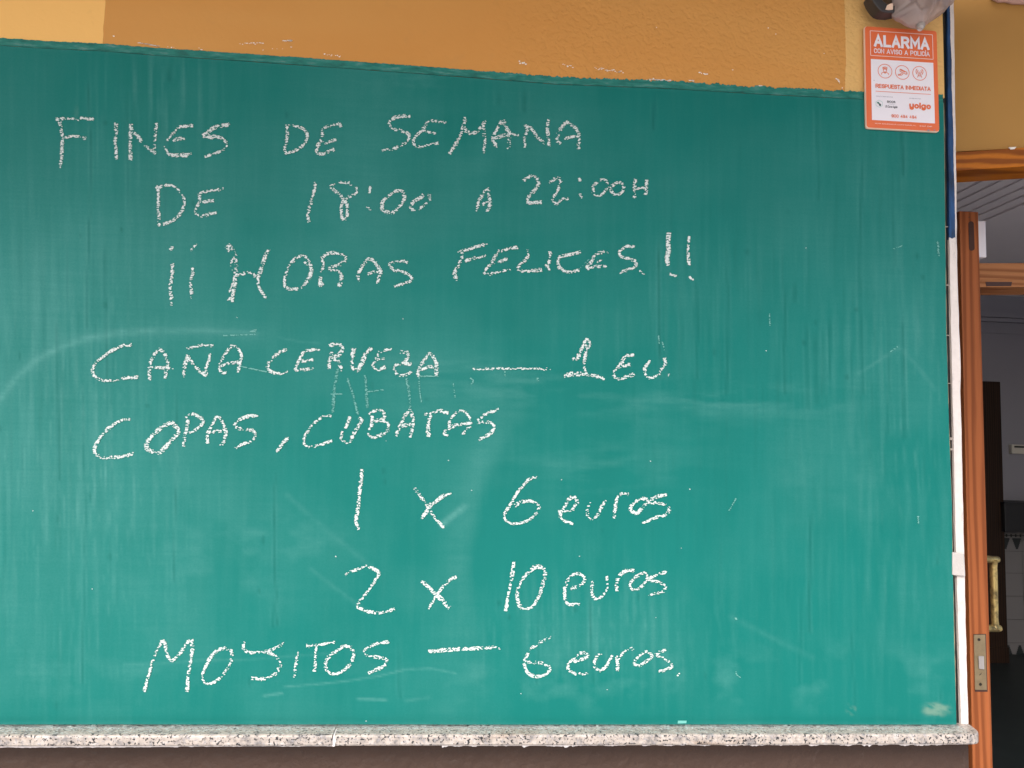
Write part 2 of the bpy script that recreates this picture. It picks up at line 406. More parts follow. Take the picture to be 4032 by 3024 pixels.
chips(780, 188, 800, 196, 2, 8, 5); chips(1035, 195, 1150, 188, 5, 6, 4); chips(1275, 215, 1345, 222, 9, 6, 5, 3)
chips(2040, 244, 2075, 250, 5, 9, 7, 5); chips(2215, 255, 2260, 264, 7, 10, 4, 3); chips(2340, 268, 2455, 284, 20, 9, 4, 4); chips(2560, 310, 2640, 318, 14, 15, 5, 2)
chips(2715, 315, 2735, 318, 3, 12, 7); chips(2755, 282, 2785, 296, 5, 9, 5); chips(2985, 336, 3005, 338, 3, 12, 5); chip(3025, 110, 6, 5); chip(3055, 134, 5, 5); chip(2885, 275, 7, 4)
chips(3290, 305, 3305, 325, 4, 7, 8); chip(3245, 210, 6, 3); chip(2585, 108, 5, 4); chips(3300, 315, 3318, 345, 3, 6, 5); chips(2540, 312, 2560, 312, 3, 8, 4)
tag(obj('bare_plaster_chip', cv, cf, M_CHIP, bld), 'scatter of white chips in the ochre paint above the green edge', kind='stuff')

# ragged green brush band over the stucco along the board's top
xs = np.arange(-700, 3714, 3.0)
rag = .25 + .75 * np.clip((xs - 1700) / 500, 0, 1) * np.clip((3450 - xs) / 200, .3, 1)
tj = topedge(xs) + ((fbm(xs / 17, xs * 0, 3, 4) - .5) * 14 + (vnoise(xs / 5, xs * 0, 9) - .5) * 7) * rag - 1
lo = topedge(xs) + 24 + (fbm(xs / 60, xs * 0, 5, 3) - .5) * 6
pv = np.concatenate([P(xs, tj, -0.0016), P(xs, lo + 6, -0.0016)]); n = len(xs)
obj('green_brush_edge', pv, [(i + n, i + 1 + n, i + 1, i) for i in range(n - 1)], M_EDGE, bld)

# unseen canopy added above the frame to shade the upper wall
box('added_shade_canopy', -3.2, 3.2, -1.16, -0.002, 2.72, 2.74, M_SHADE, bld)

# wall right of and above the doorway
DA = R(-11)                                  # the doorway is splayed, its right side nearer the street
DO = np.array(P(3760, 628, 0.13)); du = np.array([math.cos(DA), math.sin(DA), 0.]); dn = np.array([-math.sin(DA), math.cos(DA), 0.])
def PD(px, py, off=0.0):
    """photo position on the splayed doorway plane"""
    d = W @ np.array([px - CX, py - CY, F]); o = DO + dn * off
    t = (o - CAM).dot(dn) / d.dot(dn); return CAM + d * t
def dbox(name, pxs, off0, off1, mat, parent, b=0.0):
    pts = [PD(x, y, off0) for x, y in pxs]
    return prism(name, pts, dn * (off1 - off0), mat, parent, b)
dbox('ochre_lintel_wall', [(3700, -500), (4600, -600), (4600, 555), (4032, 582), (3700, 600)], 0.0, 0.20, mat_flat('smooth_ochre_paint', (.46, .245, .068), .7, .25, var=.08, scale=5, bump=.15), bld)
dbox('soffit_moulding', [(3905, -8), (3935, 6), (3960, 4), (3990, 12), (4600, 24), (4600, -200), (3905, -200)], -0.01, -.002, M_SOFF, bld, b=.003)
dbox('doorway_side_wall', [(4330, 500), (4420, 500), (4420, 4300), (4330, 4300)], 0.0, 0.12, mat_flat('ochre_side_wall', (.60, .33, .095), .7, .25), bld)

# ---- wooden door frame: lintel beam and transom rail
fr = empty('door_frame'); tag(fr, 'varnished pine door frame with lintel beam and lower transom rail', 'door frame')
dbox('lintel_beam', [(3700, 603), (4032, 580), (4420, 553), (4420, 632), (4032, 655), (3700, 676)], -0.012, 0.075, M_LINT, fr, b=.002)
YT = 0.60
prism('transom_rail', [P(3700, 1036, YT), P(4350, 1034, YT), P(4350, 1100, YT), P(3700, 1104, YT)], (0, .13, 0), M_RAIL, fr, b=.002)
o = prism('strike_recess', [P(3881, 1110, YT - .001), P(3985, 1110, YT - .001), P(3982, 1126, YT - .001), P(3884, 1127, YT - .001)], (0, .03, 0), M_HOLE, fr)
prism('transom_lip', [P(3700, 1105, YT), P(4350, 1101, YT), P(4350, 1128, YT), P(3700, 1131, YT)], (0, .12, 0), M_RAIL, fr)
prism('frame_jamb', [PD(4325, 640, .0), PD(4365, 640, .0), PD(4365, 3900, .0), PD(4325, 3900, .0)], dn * .09, M_DOOR, fr)
# white paint drip on the beam's top
o = prism('paint_drip', [PD(3972, 580, -.014), PD(4002, 578, -.014), PD(3996, 586, -.014), PD(3980, 588, -.014)], dn * .004, M_CHIP, fr)

# ---- open door leaf seen edge-on
YL = 0.36
dl = empty('open_door', tuple(P(3830, 2900, YL) * [1, 1, 0])); tag(dl, 'open pine door seen on edge beside the white wall corner', 'door')
def leaf_x(px, py): return float(P(px, py, YL)[0])
lx0, lx1 = leaf_x(3804, 1900), leaf_x(3880, 1900); ztop = float(P(3825, 833, YL)[2])
box('leaf', lx0, lx1, YL, 1.15, 0.012, ztop, M_DOOR, dl, b=.0015)
# dark filled mortise near the top and nail hole
def slot(px, y0, y1, w, name='filled_slot', par=dl):
    pts = []
    for k in range(13):
        a = math.pi + math.pi * k / 12; pts.append(P(px + w * math.cos(a), y0 + w + w * math.sin(a), YL - .0008))
    for k in range(13):
        a = math.pi * k / 12; pts.append(P(px + 3 + w * math.cos(a), y1 - w + w * math.sin(a), YL - .0008))
    return prism(name, pts, (0, .002, 0), M_HOLE, par)
slot(3824, 871, 987, 10.5)
lathe('nail_hole', [(0, .0014), (.0006, .0014)], tuple(P(3816, 855, YL - .0008)), (0, 1, 0), M_FERR, dl, 10)
# lock plate
q = lambda x, y, o=0: P(x, y, YL - .0022 - o)
lp = prism('lock_plate', [q(3835, 2500), q(3880, 2499), q(3886, 2717), q(3840, 2716)], (0, .002, 0), M_PLATE, dl, b=.0005)
def sub(o, par):
    o.parent = par; return o
prism('plate_recess', [P(3833, 2497, YL - .0006), P(3883, 2496, YL - .0006), P(3889, 2724, YL - .0006), P(3839, 2724, YL - .0006)], (0, .001, 0), M_HOLE, dl)
for (x, y) in ((3856, 2519), (3862, 2695)):
    c = P(x, y, YL - .0034); s = lathe('screw', [(0, .0032), (.0012, .0038)], tuple(c), (0, 1, 0), M_FERR, lp, 14)
prism('latch_bolt', [q(3850, 2582, .0008), q(3870, 2583, .0008), q(3872, 2634, .0008), q(3852, 2632, .0008)], (0, -.004, 0), M_STEEL, lp, b=.0006)
prism('key_slit', [q(3856, 2657, .0004), q(3866, 2648, .0004), q(3863, 2655, .0004), q(3857, 2660, .0004)], (0, .0002, 0), M_FERR, lp)
# brass pull handle on the room side
YH = YL + .06
ph = empty('pull_handle'); ph.parent = dl
hx = float(P(3914, 2330, YH)[0]); hz1 = float(P(3914, 2203, YH)[2]); hz0 = float(P(3914, 2474, YH)[2])
lathe('grip_bar', [(0, .0095), (.01, .0095), (.02, .0088), (hz1 - hz0 - .02, .0095), (hz1 - hz0, .0105)], (hx, YH, hz0), (0, 0, 1), M_BRASS, ph, 24)
for z in (hz0, hz1):
    L = hx + .017 - lx1
    lathe('mount_post', [(0, .0105), (L - .006, .0088), (L - .002, .0075), (L, .004)], (lx1, YH, z), (1, 0, 0), M_BRASS, ph, 20)
# ---- white alarm contact on the leaf
ac = empty('door_contact', tuple(P(3870, 1010, YL + .03))); tag(ac, 'white plastic alarm contact fixed high on the open door edge', 'sensor')
a0 = P(3852, 867, YL + .02); a1 = P(3886, 1014, YL + .02)
box('sensor_case', lx1 + .001, float(a1[0]), YL + .02, YL + .055, float(a1[2]), float(a0[2]), M_WPL, ac, b=.003)
box('sensor_base', lx1 + .0002, lx1 + .004, YL + .015, YL + .06, float(a1[2]) - .001, float(a0[2]) + .001, mat_flat('pale_plastic_base', (.66, .64, .66), .4), ac)

# ---- granite window sill, two slabs
OV = 0.052
sill = empty('granite_sill', (0, 0, ZSILL - .0215)); tag(sill, 'speckled pink-grey granite sill running along the bottom of the chalkboard', 'window sill')
XJ = float(P(1318, 2880, -.03)[0]); XS = float(P(3768, 2850)[0])
XR_F = float(P(3866, 2900, -OV)[0]); XR_B = float(P(3817, 2852)[0])
def slab(x0, x1, endcap=False):
    t = 0.0205
    def prof(ov, r=.004):
        return [(.018, ZSILL), (-ov + r, ZSILL), (-ov + r * .3, ZSILL - r * .3), (-ov, ZSILL - r), (-ov, ZSILL - t + r), (-ov + r * .4, ZSILL - t + r * .3), (-ov + r, ZSILL - t), (.018, ZSILL - t)]
    secs = [(x, OV, 0) for x in np.linspace(x0, x1 if not endcap else x1 - .018, 24)]
    sh = 0 if not endcap else max(0., XR_B - x1)
    if endcap:
        for k in range(1, 9):
            a = math.pi / 2 * k / 8; secs.append((x1 - .018 + .018 * math.sin(a), OV - .018 + .018 * math.cos(a), 0))
    v = []; f = []; m = 8
    for (x, ov, _) in secs:
        for (y, z) in prof(ov): v.append((x + sh * np.clip((y + OV) / OV, 0, 1.2) * np.clip((x - x1 + .1) / .1, 0, 1), y, z))
    for i in range(len(secs) - 1):
        for k in range(m): f.append((i * m + k, i * m + (k + 1) % m, (i + 1) * m + (k + 1) % m, (i + 1) * m + k)[::-1])
    f.append(tuple(range(m))); f.append(tuple(range((len(secs) - 1) * m + m - 1, (len(secs) - 1) * m - 1, -1)))
    return obj('granite_slab', v, f, M_GRA, sill)
slab(-3.2, XJ - .0012); slab(XJ + .0012, XR_F, True)
# the sill's return behind the board, seen past the board's corner
prism('slab_return', [(XLOW + .001, .0185, ZSILL), (XLOW + .001, .060, ZSILL), (XR_B, .060, ZSILL), (XR_B, .0185, ZSILL)][::-1], (0, 0, -.0205), M_GRA, sill)
c = P(1316, 2895, -OV - .0006)
prism('joint_mortar', [(c[0] - .0012, -OV - .0005, ZSILL + .0004), (c[0] + .001, -OV - .0005, ZSILL + .0004), (c[0] + .003, -OV - .0007, ZSILL - .011), (c[0] + .0015, -OV - .0006, ZSILL - .020), (c[0] - .002, -OV - .0006, ZSILL - .020), (c[0] - .0025, -OV - .0007, ZSILL - .009)], (0, .03, 0), M_MORT, sill)
# mortar squeezed out below the slab
mv = []; mf = []
def smear(px0, px1, amp, base=0.0):
    xs = np.arange(px0, px1, 3.0); n0 = len(mv)
    zt = ZSILL - .0205
    h = base + amp * .7 * np.clip(fbm(xs / 30, xs * 0 + px0, 31, 3) * 2.2 - .75, 0, 1) * (.4 + .9 * vnoise(xs / 7, xs * 0, 33)) + .0005
    for x, hh in zip(xs, h):
        X = float(P(x, 2940, -OV)[0])
        mv.extend([(X, -OV + .0035, zt + .0012), (X, -OV + .0045, zt - hh * .6), (X, -OV + .0060, zt - hh)])
    for i in range(len(xs) - 1):
        a = n0 + 3 * i
        mf.extend([(a, a + 1, a + 4, a + 3), (a + 1, a + 2, a + 5, a + 4)])
smear(-700, 700, .0018, .0016); smear(690, 1320, .0016, .0006); smear(1740, 2260, .006, .0008); smear(2260, 2700, .0035); smear(2700, 3330, .0035); smear(3330, 3800, .006)
tag(obj('mortar_smear', mv, mf, M_MORT, sill), kind='stuff')
settle(sill)

# ------------------------------------------------------------------ chalkboard panel
cb = empty('chalkboard', (0, -0.004, ZSILL)); tag(cb, 'large green painted chalkboard covered in white handwritten offers', 'chalkboard')
NX, NY = 520, 380
gx = np.linspace(0, 1, NX); gy = np.linspace(0, 1, NY)
U, V = np.meshgrid(gx, gy, indexing='ij')
YB = -0.004
top = lambda x: topedge(x) + 30
bot = 2853.0
PX0 = -720.
PX = PX0 + (3770 - PX0) * U
PY = top(PX) + (bot - top(PX)) * V
PX = PX0 + (board_right(PY) - PX0) * U
PY = top(PX) + (bot - top(PX)) * V
P3 = P(PX, PY, YB).reshape(-1, 3)
# drop shallow waviness into the sheet
P3[:, 1] -= ((fbm(PX / 500, PY / 500, 40, 2) - .5) * .0012).reshape(-1)
fi = (np.arange(NX - 1)[:, None] * NY + np.arange(NY - 1)[None, :]).reshape(-1)
faces = np.stack([fi, fi + 1, fi + NY + 1, fi + NY], axis=1)
me = bpy.data.meshes.new('painted_sheet')
me.vertices.add(len(P3)); me.vertices.foreach_set('co', P3.reshape(-1))
me.loops.add(faces.size); me.loops.foreach_set('vertex_index', faces.reshape(-1).astype(np.int32))
me.polygons.add(len(faces)); me.polygons.foreach_set('loop_start', (np.arange(len(faces)) * 4).astype(np.int32))
me.polygons.foreach_set('use_smooth', np.ones(len(faces), bool)); me.update(calc_edges=True); me.validate()
sheet = bpy.data.objects.new('painted_sheet', me); COL.objects.link(sheet); me.materials.append(M_BOARD); sheet.parent = cb

def gauss(cx, cy, rx, ry, p=2): return np.exp(-(((PX - cx) / rx) ** 2 + ((PY - cy) / ry) ** 2) ** (p / 2))
def poly_dist(pts):
    d = np.full(PX.shape, 1e9)
    for (ax, ay), (bx, by) in zip(pts[:-1], pts[1:]):
        vx, vy = bx - ax, by - ay; t = np.clip(((PX - ax) * vx + (PY - ay) * vy) / (vx * vx + vy * vy), 0, 1)
        d = np.minimum(d, np.hypot(PX - ax - t * vx, PY - ay - t * vy))
    return d
def band(y0, y1, s=60): return 1 / (1 + np.exp(-(PY - y0) / s)) / (1 + np.exp((PY - y1) / s))
def bandx(x0, x1, s=80): return 1 / (1 + np.exp(-(PX - x0) / s)) / (1 + np.exp((PX - x1) / s))
dust = .0 + .22 * np.clip(fbm(PX / 360, PY / 360, 50, 6) - .36, 0, 1)
vs = np.clip(fbm(PX / 16, PY / 330, 60, 4) - .5, 0, 1) * 2          # long vertical runs
vs2 = np.clip(fbm(PX / 7, PY / 120, 70, 3) - .62, 0, 1) * 3.2         # short vertical ticks
dust += .09 * gauss(60, 1750, 520, 750) + .07 * gauss(400, 1900, 700, 900) + .05 * gauss(3300, 1300, 420, 700) + .05 * gauss(150, 1000, 350, 500)
dust += vs * (.03 + .20 * gauss(200, 1700, 500, 900) + .16 * gauss(600, 450, 300, 260) + .18 * gauss(3500, 1700, 300, 1000) + .22 * gauss(2400, 2480, 420, 220) + .14 * gauss(2700, 1200, 500, 320))
dust += vs2 * (.02 + .28 * gauss(330, 1850, 330, 650) + .22 * gauss(2350, 2470, 420, 160) + .15 * gauss(3600, 1900, 150, 800))
dust += .09 * gauss(1600, 700, 900, 500) * fbm(PX / 200, PY / 60, 80, 4)
# rubbed arc on the left
d = poly_dist([(-80, 1640), (10, 1560), (60, 1490), (130, 1425), (220, 1375), (330, 1335), (450, 1312), (600, 1302), (760, 1301), (900, 1308), (1005, 1317)])
dust += .20 * np.exp(-(d / 13) ** 2) * (.4 + vnoise(PX / 40, PY / 5, 81)) + .07 * np.exp(-(d / 45) ** 2)
# wide wiped swath: a clean curved band with a pale rim
d = np.hypot(PX - 2760, (PY - 2230) * .98)
swath = (1 / (1 + np.exp((d - 905) / 9))) * (1 / (1 + np.exp(-(d - 560) / 90))) * (PX < 2500) * band(1650, 2500, 110)
dust -= .07 * swath
dust += .17 * np.exp(-((d - 960) / 60) ** 2) * (PX < 2150) * band(1720, 2250, 90) * (.3 + fbm(PX / 90, PY / 50, 82, 4))
# cloudy smears left by the eraser
sm = fbm(PX / 200, PY / 38, 83, 6); sm2 = fbm(PX / 110, PY / 70, 84, 6)
dust += .62 * np.clip(sm - .42, 0, 1) * (gauss(2000, 1520, 330, 75) + .9 * gauss(1640, 1440, 280, 45) + .9 * gauss(2950, 1560, 400, 70) + .5 * gauss(2650, 1590, 600, 70) + .6 * gauss(2350, 1830, 400, 110))
dust += .34 * np.clip(sm2 - .45, 0, 1) * (gauss(1080, 2150, 330, 130) + .8 * gauss(800, 2250, 350, 220) + .6 * gauss(3300, 1850, 260, 240) + .6 * gauss(1750, 1850, 180, 80) + .8 * gauss(1740, 1620, 250, 40))
dust += .40 * np.clip(fbm(PX / 110, PY / 80, 85, 6) - .48, 0, 1) * (band(2580, 2790, 40) + .4 * band(2500, 2700, 60)) * (.35 + gauss(2400, 2700, 700, 160) + gauss(3300, 2650, 400, 160) + .5 * gauss(500, 2700, 600, 140))
dust += .10 * np.clip(fbm(PX / 30, PY / 30, 86, 4) - .5, 0, 1) * 2 * gauss(1560, 310, 200, 70)
dust += .30 * np.clip(fbm(PX / 60, PY / 18, 87, 4) - .48, 0, 1) * gauss(1580, 320, 160, 50) + .24 * np.clip(vs, 0, 1) * gauss(620, 330, 160, 220)
for pts, a, w in (([(490, 2615), (650, 2612), (790, 2600), (960, 2598), (1330, 2570)], .10, 5), ([(1120, 2705), (1300, 2690), (1490, 2663), (1600, 2635), (1700, 2632), (1790, 2650)], .22, 4), ([(1040, 2740), (1110, 2730)], .3, 5), ([(1410, 2752), (1520, 2756)], .25, 5),
                  ([(1600, 2760), (1690, 2745)], .12, 6), ([(1130, 1950), (1300, 2100), (1460, 2230)], .07, 12), ([(1225, 2240), (1300, 2300), (1460, 2420)], .08, 9), ([(3380, 1470), (3460, 1420), (3540, 1370)], .14, 6), ([(3540, 1365), (3600, 1430), (3680, 1530)], .08, 9),
                  ([(2880, 2430), (3020, 2500), (3200, 2590)], .07, 12), ([(1830, 1995), (1740, 2065)], .30, 12), ([(1100, 1330), (1180, 1345), (1260, 1352)], .10, 4)):
    dd = poly_dist(pts); dust += a * np.exp(-(dd / w) ** 2) * (.5 + vnoise(PX / 14, PY / 14, 88))
# darker wet-run drips with a soft pale rim
drip = np.zeros_like(PX)
rr = np.random.default_rng(5)
DR = [(3095, 1110, 1560, 5), (3125, 1100, 1200, 8), (3178, 1260, 1620, 6), (3215, 1290, 1600, 9), (3245, 1280, 1560, 8), (3262, 1250, 1500, 5), (3392, 620, 1560, 5), (3494, 1200, 1720, 5), (3520, 640, 1060, 6), (3548, 440, 700, 6), (3560, 1240, 1700, 6), (3556, 1650, 1735, 11),
      (2860, 950, 1560, 5), (2600, 900, 1500, 4), (2740, 1080, 1500, 5), (1087, 1850, 2470, 4), (1070, 2350, 2480, 6), (230, 1250, 1900, 6), (420, 950, 1500, 5), (505, 350, 900, 5), (350, 300, 1300, 4), (330, 1500, 2700, 4), (690, 1500, 2300, 3), (1960, 320, 420, 9), (2070, 330, 450, 8), (2570, 360, 520, 6), (3220, 380, 800, 6), (670, 240, 330, 9), (3690, 2100, 2230, 4), (3380, 2060, 2100, 10), (3190, 2000, 2500, 5), (3150, 2300, 2700, 5), (3360, 2450, 2800, 4), (3700, 2700, 2760, 4), (1575, 2520, 2760, 5), (2120, 2300, 2700, 4), (2330, 2340, 2700, 4)]
for x, y0, y1, w in DR:
    wob = x + 6 * np.sin(PY / 190 + x) + 4 * (vnoise(PY / 60, PY * 0 + x, 90) - .5)
    m_ = np.clip((PY - y0) / 60, 0, 1) * np.clip((y1 - PY) / 14, 0, 1)
    k = rr.uniform(.3, .8)
    drip += k * np.exp(-((PX - wob) / w) ** 2) * m_ * (.55 + .6 * vnoise(PY / 80, PY * 0 + x, 91))
    dust += .06 * (np.exp(-((PX - wob - w * 2) / 4) ** 2) + np.exp(-((PX - wob + w * 2) / 4) ** 2)) * m_
for k in range(34):
    x, y = rr.uniform(-600, 3700), rr.uniform(450, 2800); w, h = rr.uniform(5, 10), rr.uniform(8, 20)
    drip += rr.uniform(.25, .6) * gauss(x, y, w, h, 4)
for x, y in ((3612, 1008), (3634, 1092), (3335, 1485), (2005, 2430), (1965, 2375), (2265, 2400), (3165, 1350)): drip += .6 * gauss(x, y, 8, 13, 4)
drip += .35 * np.clip(fbm(PX / 11, PY / 260, 95, 3) - .6, 0, 1) * 3 * (bandx(2500, 3750) * band(350, 2300, 200) + bandx(-700, 700) * band(300, 2600, 200))
drip += .25 * gauss(1640, 1260, 700, 60) * .3
# brush ridges close to the top seam and the bottom joint
dist_top = PY - top(PX)
dust += .10 * np.exp(-(dist_top / 7) ** 2) * vnoise(PX / 50, PY / 5, 96); dust += .16 * np.exp(-((bot - PY) / 7) ** 2) * (.3 + vnoise(PX / 30, PY, 97))
drip += .35 * np.exp(-((bot - PY - 22) / 12) ** 2) * fbm(PX / 90, PY / 6, 98, 3)
scuff = np.clip(fbm(PX / 26, PY / 13, 110, 4) * 2.6 - .75, 0, 1) * np.clip(1.5 * gauss(3686, 2795, 50, 26, 4), 0, 1)
scuff = scuff + .8 * np.clip(fbm(PX / 8, PY / 14, 111, 3) * 3 - 1.6, 0, 1) * gauss(3350, 2790, 22, 30, 4) + .35 * gauss(300, 440, 8, 22, 4) * vnoise(PX / 5, PY / 8, 3)
dust = np.clip(dust, 0, 1); drip = np.clip(drip, 0, 1); scuff = np.clip(scuff, 0, 1)
for nm, arr in (('dust', dust), ('drip', drip), ('scuff', scuff)):
    at = me.attributes.new(nm, 'FLOAT', 'POINT'); at.data.foreach_set('value', arr.reshape(-1).astype(np.float32))
# raw sides of the sheet
ys = np.linspace(top(3715), bot, 70)
v = []; f = []
for y in ys:
    a = P(board_right(y), y, YB); jt = random.uniform(-.0005, .0006)
    v += [(a[0] - .001, YB + .0002, a[2]), (a[0] + .0012 + jt, YB + .0012, a[2]), (a[0] + .0012 + jt * .4, -.0005, a[2])]
for i in range(len(ys) - 1):
    f += [(3 * i, 3 * i + 1, 3 * i + 4, 3 * i + 3), (3 * i + 1, 3 * i + 2, 3 * i + 5, 3 * i + 4)]
obj('raw_side_edge', v, f, M_PLY, cb)
xs = np.arange(-700, 3716, 12.0); tt = top(xs)
v = []; f = []
for x, y in zip(xs, tt):
    a = P(x, y - 1 + random.uniform(-.7, .7), YB - .0004); v += [tuple(a), (a[0], -.001, a[2] + .0022)]
for i in range(len(xs) - 1): f.append((2 * i, 2 * i + 2, 2 * i + 3, 2 * i + 1))
obj('top_seam', v, f, mat_flat('green_seam_filler', (.05, .125, .10), .8, .2, var=.4, scale=30), cb)

# ------------------------------------------------------------------ chalk
def smooth_path(pts, step=3.0):
    p = np.array(pts, float)
    if len(p) > 2:
        q = np.vstack([2 * p[0] - p[1], p, 2 * p[-1] - p[-2]]); out = []
        for i in range(1, len(q) - 2):
            p0, p1, p2, p3 = q[i - 1], q[i], q[i + 1], q[i + 2]; L = max(2, int(np.hypot(*(p2 - p1)) / step))
            t = np.linspace(0, 1, L, endpoint=False)[:, None]; a = .42
            m1, m2 = a * (p2 - p0), a * (p3 - p1)
            out.append((2 * t ** 3 - 3 * t ** 2 + 1) * p1 + (t ** 3 - 2 * t ** 2 + t) * m1 + (-2 * t ** 3 + 3 * t ** 2) * p2 + (t ** 3 - t ** 2) * m2)
        out.append(p[-1:]); return np.vstack(out)
    L = max(2, int(np.hypot(*(p[1] - p[0])) / step)); t = np.linspace(0, 1, L)[:, None]
    return p[0] * (1 - t) + p[1] * t
GR = np.random.default_rng(101)
def flakes(strokes, w=17.0, dens=1.0, size=1.0, Y=YB - .0009, thr=.44):
    """chalk grains caught on the board's tooth along each stroke: many small flat crumbs"""
    V_ = []; F_ = []; nv = 0
    for st in strokes:
        ww = w; dd = dens; tb = 0.0
        if isinstance(st, tuple):
            rel = st[2] if len(st) > 2 else 1.0
            st, ww, dd, tb = st[0], st[1], dens * rel, .16 * max(0., rel - 1)
        c = smooth_path(st); seg = np.diff(c, axis=0); L = np.hypot(seg[:, 0], seg[:, 1]); s = np.concatenate([[0], np.cumsum(L)]); T = s[-1]
        if T < 1: continue
        N = int(T * ww * .30 * dd) + 6
        t = GR.random(N) * T; k = np.clip(np.searchsorted(s, t) - 1, 0, len(seg) - 1)
        base = c[k] + seg[k] * ((t - s[k]) / np.maximum(L[k], 1e-6))[:, None]; nrm = np.stack([-seg[k][:, 1], seg[k][:, 0]], 1) / np.maximum(L[k], 1e-6)[:, None]
        wl = ww * (.80 + .45 * (vnoise(t / 45, t * 0 + T, 7) - .5)); off = (GR.random(N) * 2 - 1)
        p = base + nrm * (off * wl / 2)[:, None]
        # tooth of the board: mostly horizontal ridges
        g1 = vnoise(p[:, 0] / 7.5, p[:, 1] / 2.7, 21) * .5 + vnoise(p[:, 0] / 3.6, p[:, 1] / 3.4, 22) * .5
        press = .20 * (vnoise(t / 45, t * 0 + 3 * T, 8) - .5)
        th = thr - tb + .16 * np.abs(off) ** 3 - press
        keep = g1 > th; p = p[keep]; n = len(p)
        if n == 0: continue
        lx = (2.2 + 2.2 * GR.random(n)) * size; ly = (1.2 + 1.1 * GR.random(n)) * size; rot = (GR.random(n) - .5) * .9
        m = 5; ang = (np.arange(m) * 2 * np.pi / m)[None, :] + GR.random((n, 1)) * 6; rad = .75 + .5 * GR.random((n, m))
        ox = np.cos(ang) * rad * lx[:, None]; oy = np.sin(ang) * rad * ly[:, None]
        X = p[:, :1] + ox * np.cos(rot)[:, None] - oy * np.sin(rot)[:, None]; Yp = p[:, 1:] + ox * np.sin(rot)[:, None] + oy * np.cos(rot)[:, None]
        q = P(X, Yp, Y); q[..., 1] -= (GR.random((n, 1)) * .0004)
        V_.append(q.reshape(-1, 3)); F_.append((np.arange(n)[:, None] * m + np.arange(m)[None, ::1]) + nv); nv += n * m
    return np.concatenate(V_), np.concatenate(F_), 5
def poly_obj(name, V_, F_, mat, parent):
    me = bpy.data.meshes.new(name); m = F_.shape[1]
    me.vertices.add(len(V_)); me.vertices.foreach_set('co', V_.reshape(-1).astype(np.float32))
    me.loops.add(F_.size); me.loops.foreach_set('vertex_index', F_.reshape(-1).astype(np.int32))
    me.polygons.add(len(F_)); me.polygons.foreach_set('loop_start', (np.arange(len(F_)) * m).astype(np.int32)); me.update(calc_edges=True)
    o = bpy.data.objects.new(name, me); COL.objects.link(o); me.materials.append(mat); o.parent = parent; return o

